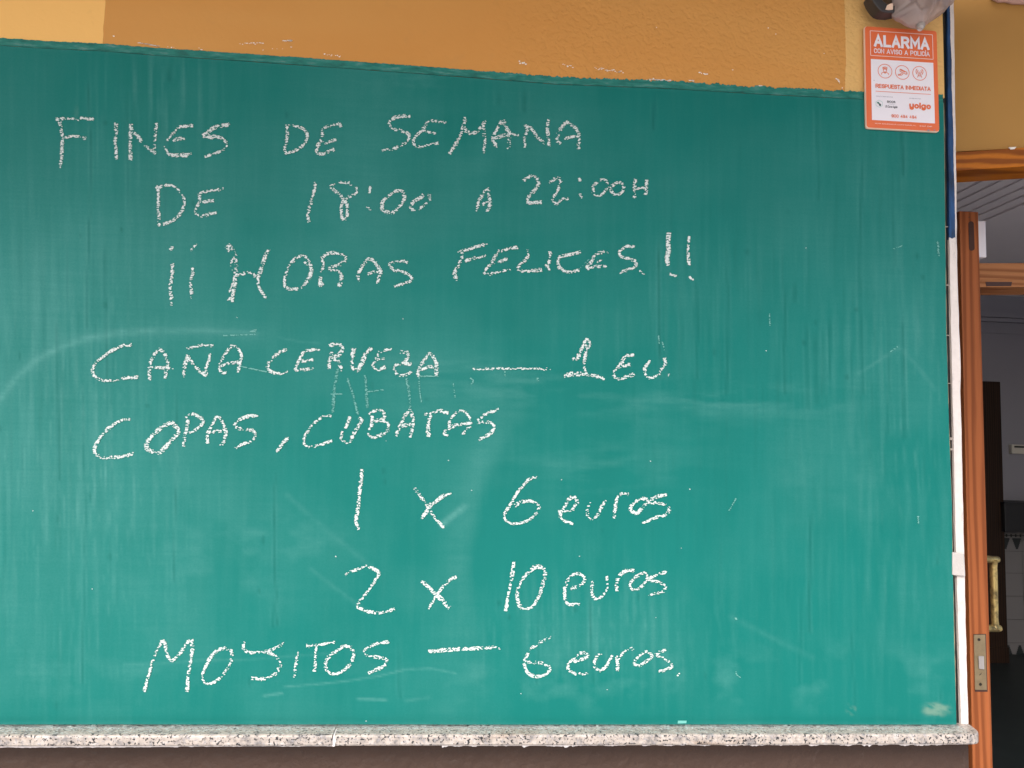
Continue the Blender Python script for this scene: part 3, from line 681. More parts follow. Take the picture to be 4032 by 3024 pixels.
A_ = (0, 400, .6329); B_ = (1400, 400, .6329); C_ = (500, 850, .6329); D_ = (1700, 800, .5425); E_ = (1150, 600, .27125)
F_C = (300, 1300, .6781); G_ = (1750, 1280, .4973); H_ = (1150, 1550, .40687); I_ = (1300, 1780, .6781); J_ = (1300, 2150, .6555); K_ = (520, 2450, .4973); L_ = (1620, 2450, .4973)
TEXT = {
 'chalk line reading FINES DE SEMANA': [
  (A_, [[(352,98),(372,130),(385,200),(388,270),(383,340),(378,385),(366,415)],[(348,115),(400,104),(450,108),(490,118)],[(498,102),(540,108),(585,112)],[(400,222),(450,216),(500,218),(535,232)]]),
  (A_, [[(722,130),(722,190),(716,250),(722,300),(724,358)]]),
  (A_, [[(816,140),(812,200),(812,260),(812,310),(812,365)],[(818,175),(860,220),(905,275),(968,325)],[(976,130),(966,200),(962,260),(958,315)]]),
  (A_, [[(1200,150),(1160,152),(1120,160),(1080,195),(1040,240),(1028,285),(1050,325),(1100,335),(1190,322)],[(1075,242),(1110,232),(1148,226)],([(1050,338),(1165,342)],9,.8)]),
  (A_, [[(1430,142),(1380,150),(1330,165),(1270,205),(1275,215),(1340,218),(1390,235),(1410,262),(1400,290),(1350,318),(1275,342)],([(1265,220),(1330,228)],10,.8)]),
  (A_, [[(1780,158),(1790,200),(1780,250),(1772,290),(1775,325)],[(1778,155),(1830,152),(1880,165),(1912,205),(1900,250),(1865,290),(1820,310),(1775,322)]]),
  (A_, [[(2120,158),(2110,138),(2080,142),(2030,158),(2008,180),(2008,220)],[(2000,240),(1980,270),(1970,320),(2010,325),(2080,298)],[(2015,258),(2050,250),(2090,236)]]),
  (B_, [[(340,92),(290,90),(235,105),(208,140),(235,168),(290,182),(330,205),(330,235),(290,270),(230,295),(160,304)]]),
  (B_, [[(562,130),(520,126),(460,120),(430,160),(385,205),(360,240),(370,272),(410,282),(460,268),(515,258)],[(420,180),(460,192),(500,198)]]),
  (B_, [[(682,98),(675,140),(665,180)],[(585,325),(615,280),(650,210),(668,170)],[(668,150),(690,185),(720,198),(755,185),(790,150),(808,110)],[(795,130),(798,190),(805,250),(795,320)]]),
  (B_, [[(872,290),(868,260),(852,230),(875,180),(915,120),(935,160),(960,200),(955,250),(952,295)],[(860,232),(920,212),(1015,203)]]),
  (B_, [[(1058,145),(1068,180),(1050,230),(1055,285)],[(1062,150),(1100,172),(1125,215),(1180,262)],[(1197,110),(1195,170),(1200,230),(1203,280)]]),
  (B_, [[(1275,262),(1255,240),(1265,190),(1310,128),(1350,150),(1385,190),(1390,240),(1385,295)],[(1295,235),(1340,220),(1395,218)]])],
 'chalk line reading DE 18:00 A 22:00H': [
  (A_, [[(970,520),(985,560),(985,620),(987,680),(990,775)],[(985,540),(1010,522),(1060,520),(1105,540),(1140,590),(1148,640),(1120,700),(1070,745),(1015,762)]]),
  (A_, [[(1392,546),(1330,552),(1250,566),(1240,580),(1242,620),(1222,665),(1220,695),(1245,712),(1300,700),(1345,688)],[(1262,632),(1290,620),(1330,616)]]),
  (E_, [[(338,425),(335,470),(318,560),(300,640),(280,720),(250,820),(230,900),(235,970),(245,1010)]]),
  (E_, [[(870,460),(790,438),(700,440),(620,462),(560,475),(580,520),(640,570),(700,620),(750,690),(790,740),(805,800),(805,870),(790,950),(745,975),(720,930),(715,830),(720,760),(740,710),(800,670),(860,620),(940,595)],([(940,595),(935,540),(932,505)],11)]),
  (E_, [([(1140,495),(1128,545),(1122,590)],11,1.2),([(1085,800),(1105,790),(1130,845)],12,1.1)]),
  (E_, [[(1535,555),(1450,595),(1380,650),(1320,710),(1305,780),(1320,840),(1400,870),(1490,865),(1540,800),(1600,740),(1630,680),(1625,610),(1590,565),(1535,555)]]),
  (E_, [[(1900,600),(1895,640),(1820,680),(1760,720),(1725,780),(1745,835),(1820,835),(1900,780),(1970,720),(2000,670),(1985,620),(1965,590)]]),
  (B_, [[(755,688),(765,630),(790,580),(822,540),(830,590),(838,640),(815,690)],[(790,640),(830,620)]]),
  (B_, [[(1045,492),(1090,462),(1130,480),(1138,515),(1105,560),(1075,600),(1075,630),(1110,630),(1158,625)]]),
  (B_, [[(1205,505),(1250,475),(1275,490),(1265,530),(1240,580),(1225,605),(1250,640),(1280,610),(1325,604)]]),
  (B_, [([(1392,475),(1398,495)],12,1.3),([(1396,572),(1410,600)],13,1.0)]),
  (B_, [[(1555,483),(1515,490),(1480,530),(1480,565),(1510,590),(1545,565),(1570,525),(1555,483)]]),
  (B_, [([(1640,498),(1600,520),(1592,560),(1625,582),(1660,560),(1668,525),(1640,498)],14)]),
  (B_, [[(1742,480),(1735,530),(1738,600)],[(1812,480),(1808,530),(1805,580)],[(1735,545),(1808,538)]])],
 'chalk line reading HORAS FELICES between exclamation marks': [
  (C_, [([(285,188),(270,212)],15),[(282,295),(282,360),(270,440),(278,520)],([(278,535),(277,560)],9,.6)]),
  (C_, [([(435,175),(410,200),(400,220)],12,.7),[(405,318),(410,350),(398,420),(405,515)]]),
  (C_, [[(615,188),(640,225)],[(630,178),(660,215),(678,270),(680,330),(675,410),(662,470),(655,535)],([(655,265),(652,320),(672,365),(655,430),(635,475)],10),([(645,505),(628,528)],9),[(680,368),(730,358),(780,352),(798,380)],[(885,208),(860,250),(835,330),(815,390),(818,430),(835,470),(865,512)]]),
  (C_, [[(1100,245),(1050,265),(1005,320),(982,390),(985,440),(1030,458),(1090,440),(1130,390),(1148,330),(1125,275),(1100,245)],([(1095,280),(1140,310)],15)]),
  (C_, [[(1215,265),(1220,310),(1210,350)],[(1205,380),(1200,430),(1220,420)],[(1210,262),(1250,235),(1310,232),(1360,258),(1340,295),(1255,330),(1310,340),(1335,380),(1320,440)]]),
  (C_, [[(1440,408),(1438,365),(1460,320),(1500,268),(1535,280),(1565,320),(1578,350),(1565,390),(1560,430)],[(1498,362),(1540,348),(1578,350)]]),
  (C_, [[(1745,290),(1710,280),(1650,290),(1632,305),(1660,335),(1720,350),(1765,375),(1770,400),(1730,420),(1665,440)]]),
  (D_, [[(405,298),(350,308),(290,328),(225,345)],([(185,358),(222,342)],8),([(222,342),(220,390),(200,440),(178,480),(165,520),(185,560)],18),[(392,380),(320,395),(240,420)]]),
  (D_, [[(625,320),(560,330),(495,352)],[(490,340),(460,390),(420,450),(380,500),(410,518),(490,498),(570,478)],[(440,432),(490,425),(548,405)]]),
  (D_, [[(685,345),(705,350),(690,400),(640,450),(625,475),(660,492),(720,492),(798,482)]]),
  (D_, [[(858,350),(860,400),(840,450),(825,450),(860,485)]]),
  (D_, [[(1080,355),(1020,370),(940,385),(922,400),(922,460),(960,490),(1000,500),(1072,485)]]),
  (D_, [[(1280,352),(1230,360),(1180,375),(1165,420),(1125,460),(1140,475),(1190,460),(1270,462)],([(1200,425),(1235,418)],9)]),
  (D_, [[(1472,318),(1420,312),(1365,345),(1370,385),(1440,405),(1480,425),(1475,465),(1420,485),(1340,510)]]),
  (D_, [([(1508,490),(1545,515)],10,1.1)]),
  (D_, [([(1720,215),(1715,280),(1718,340),(1708,400),(1715,452)],19,1.5),([(1728,515),(1775,530)],10)]),
  (D_, [([(1868,240),(1862,300),(1860,370),(1868,450)],15,1.4),([(1868,512),(1875,540),(1898,560)],10,1.3)])],
 'chalk line reading CAÑA CERVEZA 1 EU.': [
  (F_C, [[(322,85),(265,92),(190,130),(125,180),(95,225),(105,265),(150,290),(230,290),(290,278),(360,272)]]),
  (F_C, [[(425,290),(425,240),(430,190),(455,140),(485,112),(515,140),(530,180),(522,230),(518,280)],([(435,215),(500,218),(568,222)],12)]),
  (F_C, [[(630,272),(625,235),(635,190),(650,145)],[(645,150),(680,195),(715,235),(758,265)],[(780,125),(770,180),(752,220),(755,265)],([(640,105),(690,98),(735,85),(795,92)],12)]),
  (F_C, [[(870,248),(835,240),(835,200),(860,150),(905,92),(945,115),(960,150),(950,190),(940,245)],[(840,208),(890,192),(950,185)]]),
  (F_C, [[(1222,112),(1180,128),(1135,170),(1112,210),(1130,240),(1180,252),(1228,242)]]),
  (F_C, [[(1415,112),(1370,115),(1325,122),(1300,165),(1275,215),(1275,232),(1320,228),(1380,225)],[(1310,180),(1375,172)]]),
  (F_C, [[(1490,95),(1480,150),(1470,190),(1470,225)],[(1470,90),(1515,78),(1545,100),(1530,140),(1490,160),(1520,180),(1545,235)]]),
  (F_C, [([(1610,105),(1605,160),(1605,215),(1635,232),(1660,190),(1680,140),(1718,100)],19)]),
  (F_C, [[(1840,112),(1800,112),(1760,130),(1740,170),(1722,210),(1755,228),(1795,215)],[(1745,170),(1790,165)]]),
  (F_C, [[(1880,128),(1925,130),(1920,165),(1900,190),(1860,200),(1845,225),(1860,258),(1910,262),(1948,240)],[(1905,190),(1945,200)]]),
  (F_C, [[(1985,270),(1985,235),(2010,190),(2050,138),(2075,160),(2095,210),(2085,268)],[(2000,235),(2040,215),(2090,210)]]),
  (G_, [([(225,348),(400,345),(620,345),(840,348)],13)]),
  (G_, [[(1015,270),(1060,262),(1065,230),(1090,180),(1125,110),(1150,150),(1125,200),(1110,270),(1105,320),(1115,370)],([(1100,140),(1130,190)],19),[(950,405),(1020,395),(1120,392),(1200,405),(1270,425)],[(970,380),(1130,382)]]),
  (G_, [[(1500,235),(1430,250),(1405,300)],[(1470,312),(1400,325),(1355,350),(1338,400),(1380,430),(1430,412),(1505,390)],[(1410,290),(1375,330)]]),
  (G_, [[(1630,280),(1605,310),(1585,355),(1605,405),(1635,420),(1695,395),(1720,345),(1748,300),(1740,260)]]),
  (G_, [([(1775,388),(1777,405)],10)])],
 'chalk line reading COPAS, CUBATAS': [
  (F_C, [[(312,518),(270,520),(200,560),(150,610),(118,660),(105,705),(140,735),(200,738),(270,735),(335,718)]]),
  (F_C, [([(550,535),(490,570),(430,625),(408,665),(420,695),(480,710),(520,680),(560,630),(592,600),(590,570),(550,535)],20)]),
  (F_C, [[(650,520),(640,580),(628,630),(625,675)],[(638,510),(680,488),(735,520),(720,560),(670,590),(640,592)]]),
  (F_C, [[(762,658),(760,610),(790,550),(820,500),(850,535),(870,590),(860,640),(840,672)],[(770,595),(870,580)]]),
  (F_C, [[(1055,498),(1000,500),(940,525),(920,555),(960,575),(1020,580),(1042,605),(1020,640),(960,665),(925,685)]]),
  (F_C, [[(1232,622),(1205,650),(1165,710)]]),
  (H_, [[(380,215),(320,215),(250,260),(180,330),(125,410),(110,470),(140,510),(210,515),(290,490),(385,455)]]),
  (H_, [[(560,220),(545,270),(515,335)],[(490,365),(475,430),(500,460),(560,475),(590,400),(640,320),(675,260),(650,230)]]),
  (H_, [[(745,200),(790,170),(860,155),(895,200),(880,245),(770,262)],[(775,215),(770,300),(740,380),(760,430)],[(800,258),(890,265),(935,310),(920,360),(860,400),(790,425),(750,420)]]),
  (H_, [[(1005,410),(1040,320),(1085,230),(1135,160),(1165,220),(1175,300),(1155,370),(1140,425)],[(1060,310),(1110,305),(1180,295)]]),
  (H_, [[(1280,205),(1340,190),(1420,175),(1510,185)],([(1380,185),(1440,155),(1510,190)],12),([(1345,180),(1325,270),(1315,350),(1325,420)],20)]),
  (H_, [[(1510,410),(1470,390),(1490,350)],[(1520,350),(1525,270),(1570,200),(1625,160),(1680,185),(1720,240),(1730,290),(1690,350),(1650,395)],[(1530,330),(1600,300),(1730,285)]]),
  (H_, [[(2000,150),(1940,170),(1870,200),(1780,275),(1830,280),(1900,275),(1955,310),(1935,370),(1880,410),(1800,445)]])],
 'chalk line reading 1 x 6 euros': [
  (I_, [([(185,100),(178,170),(168,250),(160,340),(150,400),(165,450)],18,1.2)]),
  (I_, [[(490,208),(530,265),(560,305),(600,370),(660,440)],[(700,235),(650,260),(590,310),(530,385)],([(590,300),(540,375)],20)]),
  (I_, [([(1200,140),(1150,165),(1090,230),(1050,300),(1015,355),(1015,390),(1060,415),(1130,405),(1180,370),(1215,320),(1170,285),(1110,290),(1070,312)],15)]),
  (I_, [[(1325,348),(1400,338),(1435,290),(1420,262),(1390,270),(1355,330),(1335,370),(1360,400),(1410,415)]]),
  (I_, [[(1510,290),(1490,340),(1505,385),(1545,375),(1575,320),(1595,278)]]),
  (I_, [[(1650,385),(1655,320),(1670,260),(1700,240),(1735,245)]]),
  (I_, [[(1810,270),(1760,295),(1745,335),(1780,355),(1815,320),(1845,280),(1810,270)]]),
  (I_, [[(1955,248),(1890,260),(1850,290),(1930,300),(1968,330),(1950,365),(1890,380),(1815,415)]])],
 'chalk line reading 2 x 10 euros': [
  (J_, [[(90,168),(150,145),(220,122),(290,158),(275,200),(235,260),(175,335),(165,365),(220,390),(300,402),(388,378)]]),
  (J_, [[(550,210),(610,265),(650,310),(715,375)],[(758,185),(710,210),(650,280),(590,375)],([(650,300),(715,370)],22)]),
  (J_, [([(1103,95),(1095,160),(1080,240),(1065,320),(1055,390)],16,1.3)]),
  (J_, [[(1225,130),(1170,180),(1130,250),(1125,320),(1150,370),(1210,368),(1255,300),(1280,220),(1292,150),(1260,120),(1225,130)],[(1215,128),(1290,130)]]),
  (J_, [([(1445,255),(1505,235),(1530,195),(1490,165),(1440,185),(1410,250),(1410,310),(1430,350),(1500,348)],15)]),
  (J_, [([(1578,205),(1572,260),(1580,305),(1610,320),(1650,280),(1665,245),(1662,180)],14)]),
  (J_, [[(1722,270),(1722,210),(1750,165),(1790,145),(1828,150)]]),
  (J_, [([(1890,155),(1830,190),(1800,230),(1820,265),(1870,245),(1905,190),(1890,155)],14)]),
  (J_, [([(2022,155),(1960,175),(1910,200),(1970,215),(2015,245),(1995,275),(1910,295)],15)])],
 'chalk line reading MOJITOS 6 euros.': [
  (K_, [[(97,550),(125,440),(160,320),(200,220),(240,145),(262,180),(275,250),(305,300),(340,290),(400,220),(465,128),(478,200),(465,300),(448,400),(435,550)]]),
  (K_, [[(740,205),(680,220),(620,280),(575,370),(555,430),(580,480),(640,480),(710,430),(770,340),(795,270),(780,220),(740,205)]]),
  (K_, [[(885,152),(885,210),(930,238),(1000,240),(1080,225),(1150,195),(1210,170)],[(1075,235),(1140,270),(1172,330),(1150,390),(1090,435),(1020,450),(945,442)]]),
  (K_, [[(1310,235),(1303,300),(1290,380),(1287,438)]]),
  (K_, [[(1380,188),(1450,185),(1520,172),(1605,160)],[(1455,195),(1455,280),(1450,340),(1443,390)]]),
  (K_, [[(1670,190),(1730,195),(1755,260),(1735,320),(1690,370),(1620,408),(1560,398),(1530,350),(1545,290),(1600,240),(1670,190)]]),
  (K_, [[(2040,155),(1960,165),(1880,195),(1830,230),(1860,260),(1940,275),(2020,298),(2000,340),(1940,375),(1870,402)]]),
  (L_, [([(135,232),(280,218),(420,210),(560,205),(705,198)],17,1.2)]),
  (L_, [[(1105,115),(1040,145),(960,200),(910,270),(895,340),(930,410),(1010,430),(1075,405),(1095,360),(1040,325),(920,315)]]),
  (L_, [([(1285,312),(1360,290),(1400,265),(1350,242),(1290,280),(1240,340),(1250,385),(1305,410)],14),([(1328,400),(1355,412),(1395,400)],11)]),
  (L_, [([(1500,245),(1455,290),(1450,350),(1490,385),(1540,350),(1570,300),(1590,262)],14)]),
  (L_, [([(1625,265),(1632,320),(1632,385)],14),([(1630,300),(1680,240),(1740,200),(1755,218)],14)]),
  (L_, [([(1855,230),(1800,270),(1760,320),(1800,345),(1860,310),(1905,265),(1855,230)],13)]),
  (L_, [([(2018,218),(1935,255),(1990,280),(2050,320),(2055,355),(2000,380),(1960,382)],15)]),
  (L_, [([(2125,405),(2105,425)],7)])],
}
def conv(fr_, strokes):
    ox, oy, s = fr_; out = []
    for st in strokes:
        if isinstance(st, tuple): out.append(([(ox + s * x, oy + s * y) for x, y in st[0]],) + st[1:])
        else: out.append([(ox + s * x, oy + s * y) for x, y in st])
    return out
for lab, glyphs in TEXT.items():
    ln = empty('chalk_line'); ln.parent = cb; ln['label'] = lab
    for fr_, st in glyphs:
        v_, f_, _ = flakes(conv(fr_, st), w=15.5, dens=1.75, size=.56, thr=.498)
        poly_obj('chalk_character', v_, f_, M_CHALK, ln)
# faint old marks: rubbed-out letters, scratches, crumbs of dust
ghost = conv(F_C, [([(1520,225),(1500,330),(1490,480)],13,.30),([(1480,372),(1545,370)],3,.9),([(1575,280),(1610,380),(1635,490)],9,.35),([(1678,260),(1685,350),(1690,450)],11,.4),([(1690,358),(1790,345)],4,.8),([(1918,280),(1935,380),(1940,450)],9,.35),
    ([(1990,270),(1995,350),(2005,420)],3,.8),([(2190,310),(2200,390)],3,.6),([(950,208),(1010,222),(1105,242)],4,1.4),([(1990,268),(2105,266)],5,.8),([(1010,5),(1045,8)],9,.6)])
ghost += conv(G_, [([(205,420),(228,440),(212,470)],5,.7),([(478,365),(480,405)],3,.7),([(725,455),(740,420),(745,450)],4,.8),([(1695,75),(1700,150)],3,.7),([(1725,130),(1740,200)],3,.6)])
ghost += [([(3693, 950), (3696, 1010)], 7, .5), ([(2895, 2430), (2900, 2440)], 6, .5), ([(2895, 2630), (2900, 2655), (2915, 2668)], 3, .8), ([(880, 1322), (1005, 1316)], 5, .6), ([(985, 1305), (1010, 1300)], 8, .8), ([(3505, 1385), (3535, 1365)], 5, .6), ([(3030, 1235), (3032, 1290)], 3, .5),
          ([(2870, 2010), (2900, 1960)], 3, .6), ([(3615, 2030), (3617, 2060)], 5, .5), ([(3520, 980), (3560, 965)], 4, .2), ([(2280, 1060), (2320, 1020)], 3, .25)]
v_, f_, _ = flakes(ghost, size=.75, thr=.40); tag(poly_obj('rubbed_chalk_mark', v_, f_, M_DUST, cb), 'faint rubbed-out strokes and scratches left between the lines', kind='stuff')
dots = [([(x, y), (x + 2, y + 1.4)], 2.5, .4) for x, y in zip(GR.uniform(0, 3650, 4), GR.uniform(450, 2830, 4))]
dots += [([(x, y), (x + 3, y + 2)], 4, .7) for x, y in ((1765, 1812), (1855, 1930), (2560, 1815), (2210, 1888), (2715, 1925), (3015, 1380), (932, 1250), (1585, 1255), (1320, 2190), (2580, 2430), (2050, 2730), (2390, 2715), (2280, 2190), (1440, 2838), (1520, 1735))]
v_, f_, _ = flakes(dots, size=.45, thr=.25); tag(poly_obj('chalk_crumb', v_, f_, M_CHALK, cb), kind='stuff')
# chalk dust on the sill, made denser to brighten its top
N = 16000; x = GR.uniform(-600, 3760, N); z_ = np.clip(GR.exponential(.009, N), 0, .042); s = .0004 + .0009 * GR.random(N)
c0 = P(x, np.full(N, 2852.), 0.)
V_ = np.zeros((N, 4, 3)); 
for k, (a, b) in enumerate(((-1, -1), (1, -1), (1, 1), (-1, 1))):
    V_[:, k, 0] = c0[:, 0] + a * s * 1.6; V_[:, k, 1] = -.005 - z_ + b * s * .7; V_[:, k, 2] = ZSILL + .0004
cd = poly_obj('chalk_dust', V_.reshape(-1, 3), np.arange(N * 4).reshape(N, 4), M_CHALK, None); tag(cd, 'white chalk dust on the granite along the foot of the board, thickened to brighten the sill', 'chalk dust', kind='stuff')
# beige scuffed patch bottom right, and teal paint dab at the bottom edge
prism('paint_dab', [P(x, y, YB - .001) for x, y in ((2670, 2838), (2704, 2838), (2702, 2848), (2668, 2849))], (0, .0006, 0), mat_flat('pale_teal_paint', (.16, .50, .45), .6), cb)
# green paint slopped on the sill joint
settle(cb)
for c in list(cb.children):
    pass

# ------------------------------------------------------------------ alarm sign
YS = -0.010
cTL, cTR, cBR, cBL = [P(x, y, YS) for x, y in ((3403, 103), (3687, 122), (3698, 521), (3410, 505))]
sg = empty('alarm_sign', tuple((cBL + cBR) / 2)); tag(sg, 'orange and white plastic alarm warning sign screwed at the board\'s top right corner', 'sign')
def S(u, v, off=0.0):
    p = (cTL * (1 - u) + cTR * u) * (1 - v) + (cBL * (1 - u) + cBR * u) * v
    return p + np.array([0, -off, 0])
SWm = np.linalg.norm(cTR - cTL); SHm = np.linalg.norm(cBL - cTL); AR = SHm / SWm
def rrect(u0, u1, v0, v1, r, off, n=6):
    pts = []
    for (cu, cv_, a0) in ((u1 - r, v0 + r / AR, -90), (u1 - r, v1 - r / AR, 0), (u0 + r, v1 - r / AR, 90), (u0 + r, v0 + r / AR, 180)):
        for k in range(n + 1):
            a = R(a0 + 90 * k / n); pts.append(S(cu + r * math.cos(a), cv_ + r / AR * math.sin(a), off))
    return pts
prism('backing_plate', rrect(0, 1, 0, 1, .035, 0), (0, .005, 0), M_SGE, sg, b=.0004)
def sheet_(name, pts, mat, par): return obj(name, pts, [tuple(range(len(pts)))[::-1]], mat, par)
sheet_('orange_face', rrect(.008, 1.0, 0.002, .992, .035, .0005), M_OR, sg)
sheet_('white_field', [S(.079, .322, .0009), S(.941, .322, .0009), S(.941, .918, .0009), S(.079, .918, .0009)], M_WH, sg)
def ribbon(name, paths, w, mat, par, off=.0013, closed=False):
    v = []; f = []
    for path in paths:
        p = [np.array([a, b * AR]) for a, b in path]; n = len(p)
        for i in range(n):
            if closed: t = p[(i + 1) % n] - p[i - 1]
            else: t = p[min(i + 1, n - 1)] - p[max(i - 1, 0)]
            t = t / (np.linalg.norm(t) + 1e-9); nn = np.array([-t[1], t[0]]) * w / 2
            for sgn in (1, -1):
                q = p[i] + nn * sgn; v.append(S(q[0], q[1] / AR, off))
        b0 = len(v) - 2 * n
        for i in range(n if closed else n - 1):
            j = (i + 1) % n; f.append((b0 + 2 * i, b0 + 2 * j, b0 + 2 * j + 1, b0 + 2 * i + 1))
    return obj(name, v, f, mat, par)
bx = ribbon('border_line', [[(.076, .0445), (.507, .0445), (.938, .0445)], [(.938, .0445), (.938, .288)], [(.938, .288), (.076, .288)], [(.076, .288), (.076, .0445)]], .008, M_PK, sg)
def text(body, u0, u1, v0, v1, mat, par, name='lettering', bold=0.0, off=.0013, shear=0.0, gap=1.0):
    cu = bpy.data.curves.new('t', 'FONT'); cu.body = body; cu.offset = bold; cu.shear = shear; cu.space_character = gap; cu.resolution_u = 3
    to = bpy.data.objects.new('t', cu); COL.objects.link(to)
    dg = bpy.context.evaluated_depsgraph_get(); dg.update()
    me = bpy.data.meshes.new_from_object(to.evaluated_get(dg)); bpy.data.objects.remove(to)
    co = np.array([v.co[:] for v in me.vertices]); mn = co.min(0); mx = co.max(0)
    for v, c in zip(me.vertices, co):
        a = (c[0] - mn[0]) / (mx[0] - mn[0]); b = (c[1] - mn[1]) / (mx[1] - mn[1])
        v.co = S(u0 + (u1 - u0) * a, v1 + (v0 - v1) * b, off)
    me.materials.clear(); me.materials.append(mat)
    o = bpy.data.objects.new(name, me); COL.objects.link(o); o.parent = par; return o
# bold signwriter's letters drawn as thick strokes in a unit box (x right, y down)
def arcp(cx, cy, rx, ry, a0, a1, n=8): return [(cx + rx * math.cos(R(a0 + (a1 - a0) * k / n)), cy + ry * math.sin(R(a0 + (a1 - a0) * k / n))) for k in range(n + 1)]
def arch(x0, x1, y0, y1, r=.3):
    return arcp(x0 + r, y0 + r, r, r, 180, 270, 4) + arcp(x1 - r, y0 + r, r, r, 270, 360, 4)
SF = {
 'A': (1.0, [[(.0, 1), (.5, 0), (1, 1)], [(.2, .68), (.8, .68)]]), 'L': (.78, [[(0, 0), (0, 1), (1, 1)]]),
 'R': (.92, [[(0, 1), (0, 0), (.55, 0)] + arcp(.6, .26, .4, .26, -90, 90, 6) + [(0, .52)], [(.55, .52), (1, 1)]]), 'M': (1.15, [[(0, 1), (0, 0), (.5, .7), (1, 0), (1, 1)]]),
 'C': (.85, [[(1, .28)] + arcp(.5, .3, .5, .3, 0, -180, 8) + arcp(.5, .7, .5, .3, 180, 0, 8) + [(1, .72)]]), 'O': (.88, [arcp(.5, .3, .5, .3, 180, 360, 8) + arcp(.5, .7, .5, .3, 0, 180, 8) + [(0, .3)]]),
 'N': (.9, [[(0, 1), (0, 0), (1, 1), (1, 0)]]), 'V': (.95, [[(0, 0), (.5, 1), (1, 0)]]), 'I': (.0, [[(0, 0), (0, 1)]]), 'Í': (.0, [[(0, 0), (0, 1)], [(-.02, -.18), (.12, -.34)]]),
 'S': (.85, [[(1, .22)] + arcp(.5, .25, .48, .25, -20, -180, 7) + arcp(.5, .30, .5, .2, 180, 90, 3) + arcp(.5, .74, .5, .26, -90, 90, 7) + arcp(.5, .74, .5, .26, 90, 170, 4)]),
 'P': (.88, [[(0, 1), (0, 0), (.55, 0)] + arcp(.6, .28, .4, .28, -90, 90, 6) + [(0, .56)]]), 'E': (.76, [[(1, 0), (0, 0), (0, 1), (1, 1)], [(0, .48), (.88, .48)]]),
 'U': (.88, [[(0, 0), (0, .7)] + arcp(.5, .7, .5, .3, 180, 0, 8) + [(1, 0)]]), 'T': (.85, [[(0, 0), (1, 0)], [(.5, 0), (.5, 1)]]),
 'D': (.9, [[(0, 1), (0, 0), (.5, 0)] + arcp(.5, .35, .5, .35, -90, 0, 5) + arcp(.5, .65, .5, .35, 0, 90, 5) + [(0, 1)]]),
 '9': (.8, [arcp(.5, .3, .5, .3, 0, 360, 12), [(1, .3), (1, .7)] + arcp(.5, .7, .5, .3, 0, 150, 6)]), '0': (.8, [arcp(.5, .3, .5, .3, 180, 360, 8) + arcp(.5, .7, .5, .3, 0, 180, 8) + [(0, .3)]]),
 '4': (.85, [[(.72, 1), (.72, 0), (0, .72), (1, .72)]]),
 'y': (.95, [[(0, .0), (0, .55)] + arcp(.5, .6, .5, .38, 180, 0, 7) + [(1, 0)], [(1, 0), (1, 1.05)] + arcp(.5, 1.05, .5, .42, 0, 160, 6)]), 'o': (1.0, [arcp(.5, .5, .5, .5, 0, 360, 14)]),
 'i': (.0, [[(0, .1), (0, 1)], [(0, -.45), (0, -.32)]]), 'g': (1.0, [arcp(.5, .5, .5, .5, 0, 360, 14), [(1, .1), (1, 1.05)] + arcp(.5, 1.05, .5, .42, 0, 150, 6)]), ' ': (.35, [])}
def signwrite(body, u0, u1, v0, v1, wgt, gap, mat, par, off=.0013):
    """wgt: stroke weight in units of sign width; gap: space between letters in cap heights"""
    h = (v1 - v0) * AR - wgt; adv = []
    tot = 0
    for ch in body:
        w = SF[ch][0]; adv.append((tot, w)); tot += w * .62 + gap
    tot -= gap; sc = (u1 - u0 - wgt) / tot; k = 0
    v = []; f = []
    for ch, (x0, w) in zip(body, adv):
        for path in SF[ch][1]:
            k += 1; o_ = off + .00016 * (k % 3)
            xw = w * .62 * sc if w > 0 else .3 * sc
            p = [np.array([u0 + wgt / 2 + x0 * sc + a * xw, v0 * AR + wgt / 2 + b * h]) for a, b in path]; n = len(p)
            p = [q_ for i_, q_ in enumerate(p) if i_ == 0 or np.linalg.norm(q_ - p[i_ - 1]) > 1e-5]; n = len(p)
            cl_ = n > 3 and np.linalg.norm(p[0] - p[-1]) < 1e-6
            if cl_: p = p[:-1]; n -= 1
            b0 = len(v)
            for i in range(n):
                a_ = p[i] - p[i - 1] if (i > 0 or cl_) else p[1] - p[0]; b_ = p[(i + 1) % n] - p[i] if (i < n - 1 or cl_) else p[-1] - p[-2]
                a_ = a_ / np.linalg.norm(a_); b_ = b_ / np.linalg.norm(b_); t = a_ + b_; t = t / (np.linalg.norm(t) + 1e-9); nn = np.array([-t[1], t[0]])
                ml = wgt / 2 / max(.45, abs(nn.dot(np.array([-a_[1], a_[0]]))))
                e_ = np.zeros(2)
                if not cl_ and i == 0: e_ = -a_ * wgt / 2
                if not cl_ and i == n - 1: e_ = a_ * wgt / 2
                for sgn in (1, -1):
                    q_ = p[i] + nn * ml * sgn + e_; v.append(S(q_[0], q_[1] / AR, o_ + .00012 * i / n))
            for i in range(n if cl_ else n - 1):
                j = (i + 1) % n; f.append((b0 + 2 * i, b0 + 2 * j, b0 + 2 * j + 1, b0 + 2 * i + 1))
    return obj('lettering', v, f, mat, par)
signwrite('ALARMA', .122, .892, .080, .199, .036, .30, M_WH, sg)
signwrite('CON AVISO A POLICÍA', .122, .892, .216, .263, .0098, .24, M_WH, sg)
signwrite('RESPUESTA INMEDIATA', .135, .892, .563, .604, .0105, .22, M_OR, sg)
ribbon('rule_line', [[(.135, .636), (.892, .636)]], .007, M_OR, sg)
text('SERVICIO PRESTADO POR:', .143, .372, .680, .690, M_GY, sg)
text('DISTRIBUIDO POR:', .595, .757, .681, .691, M_GY, sg)
text('SICOR', .288, .406, .721, .742, M_BK, sg, bold=.02)
text('SEGURIDAD', .305, .39, .750, .756, M_GY, sg)
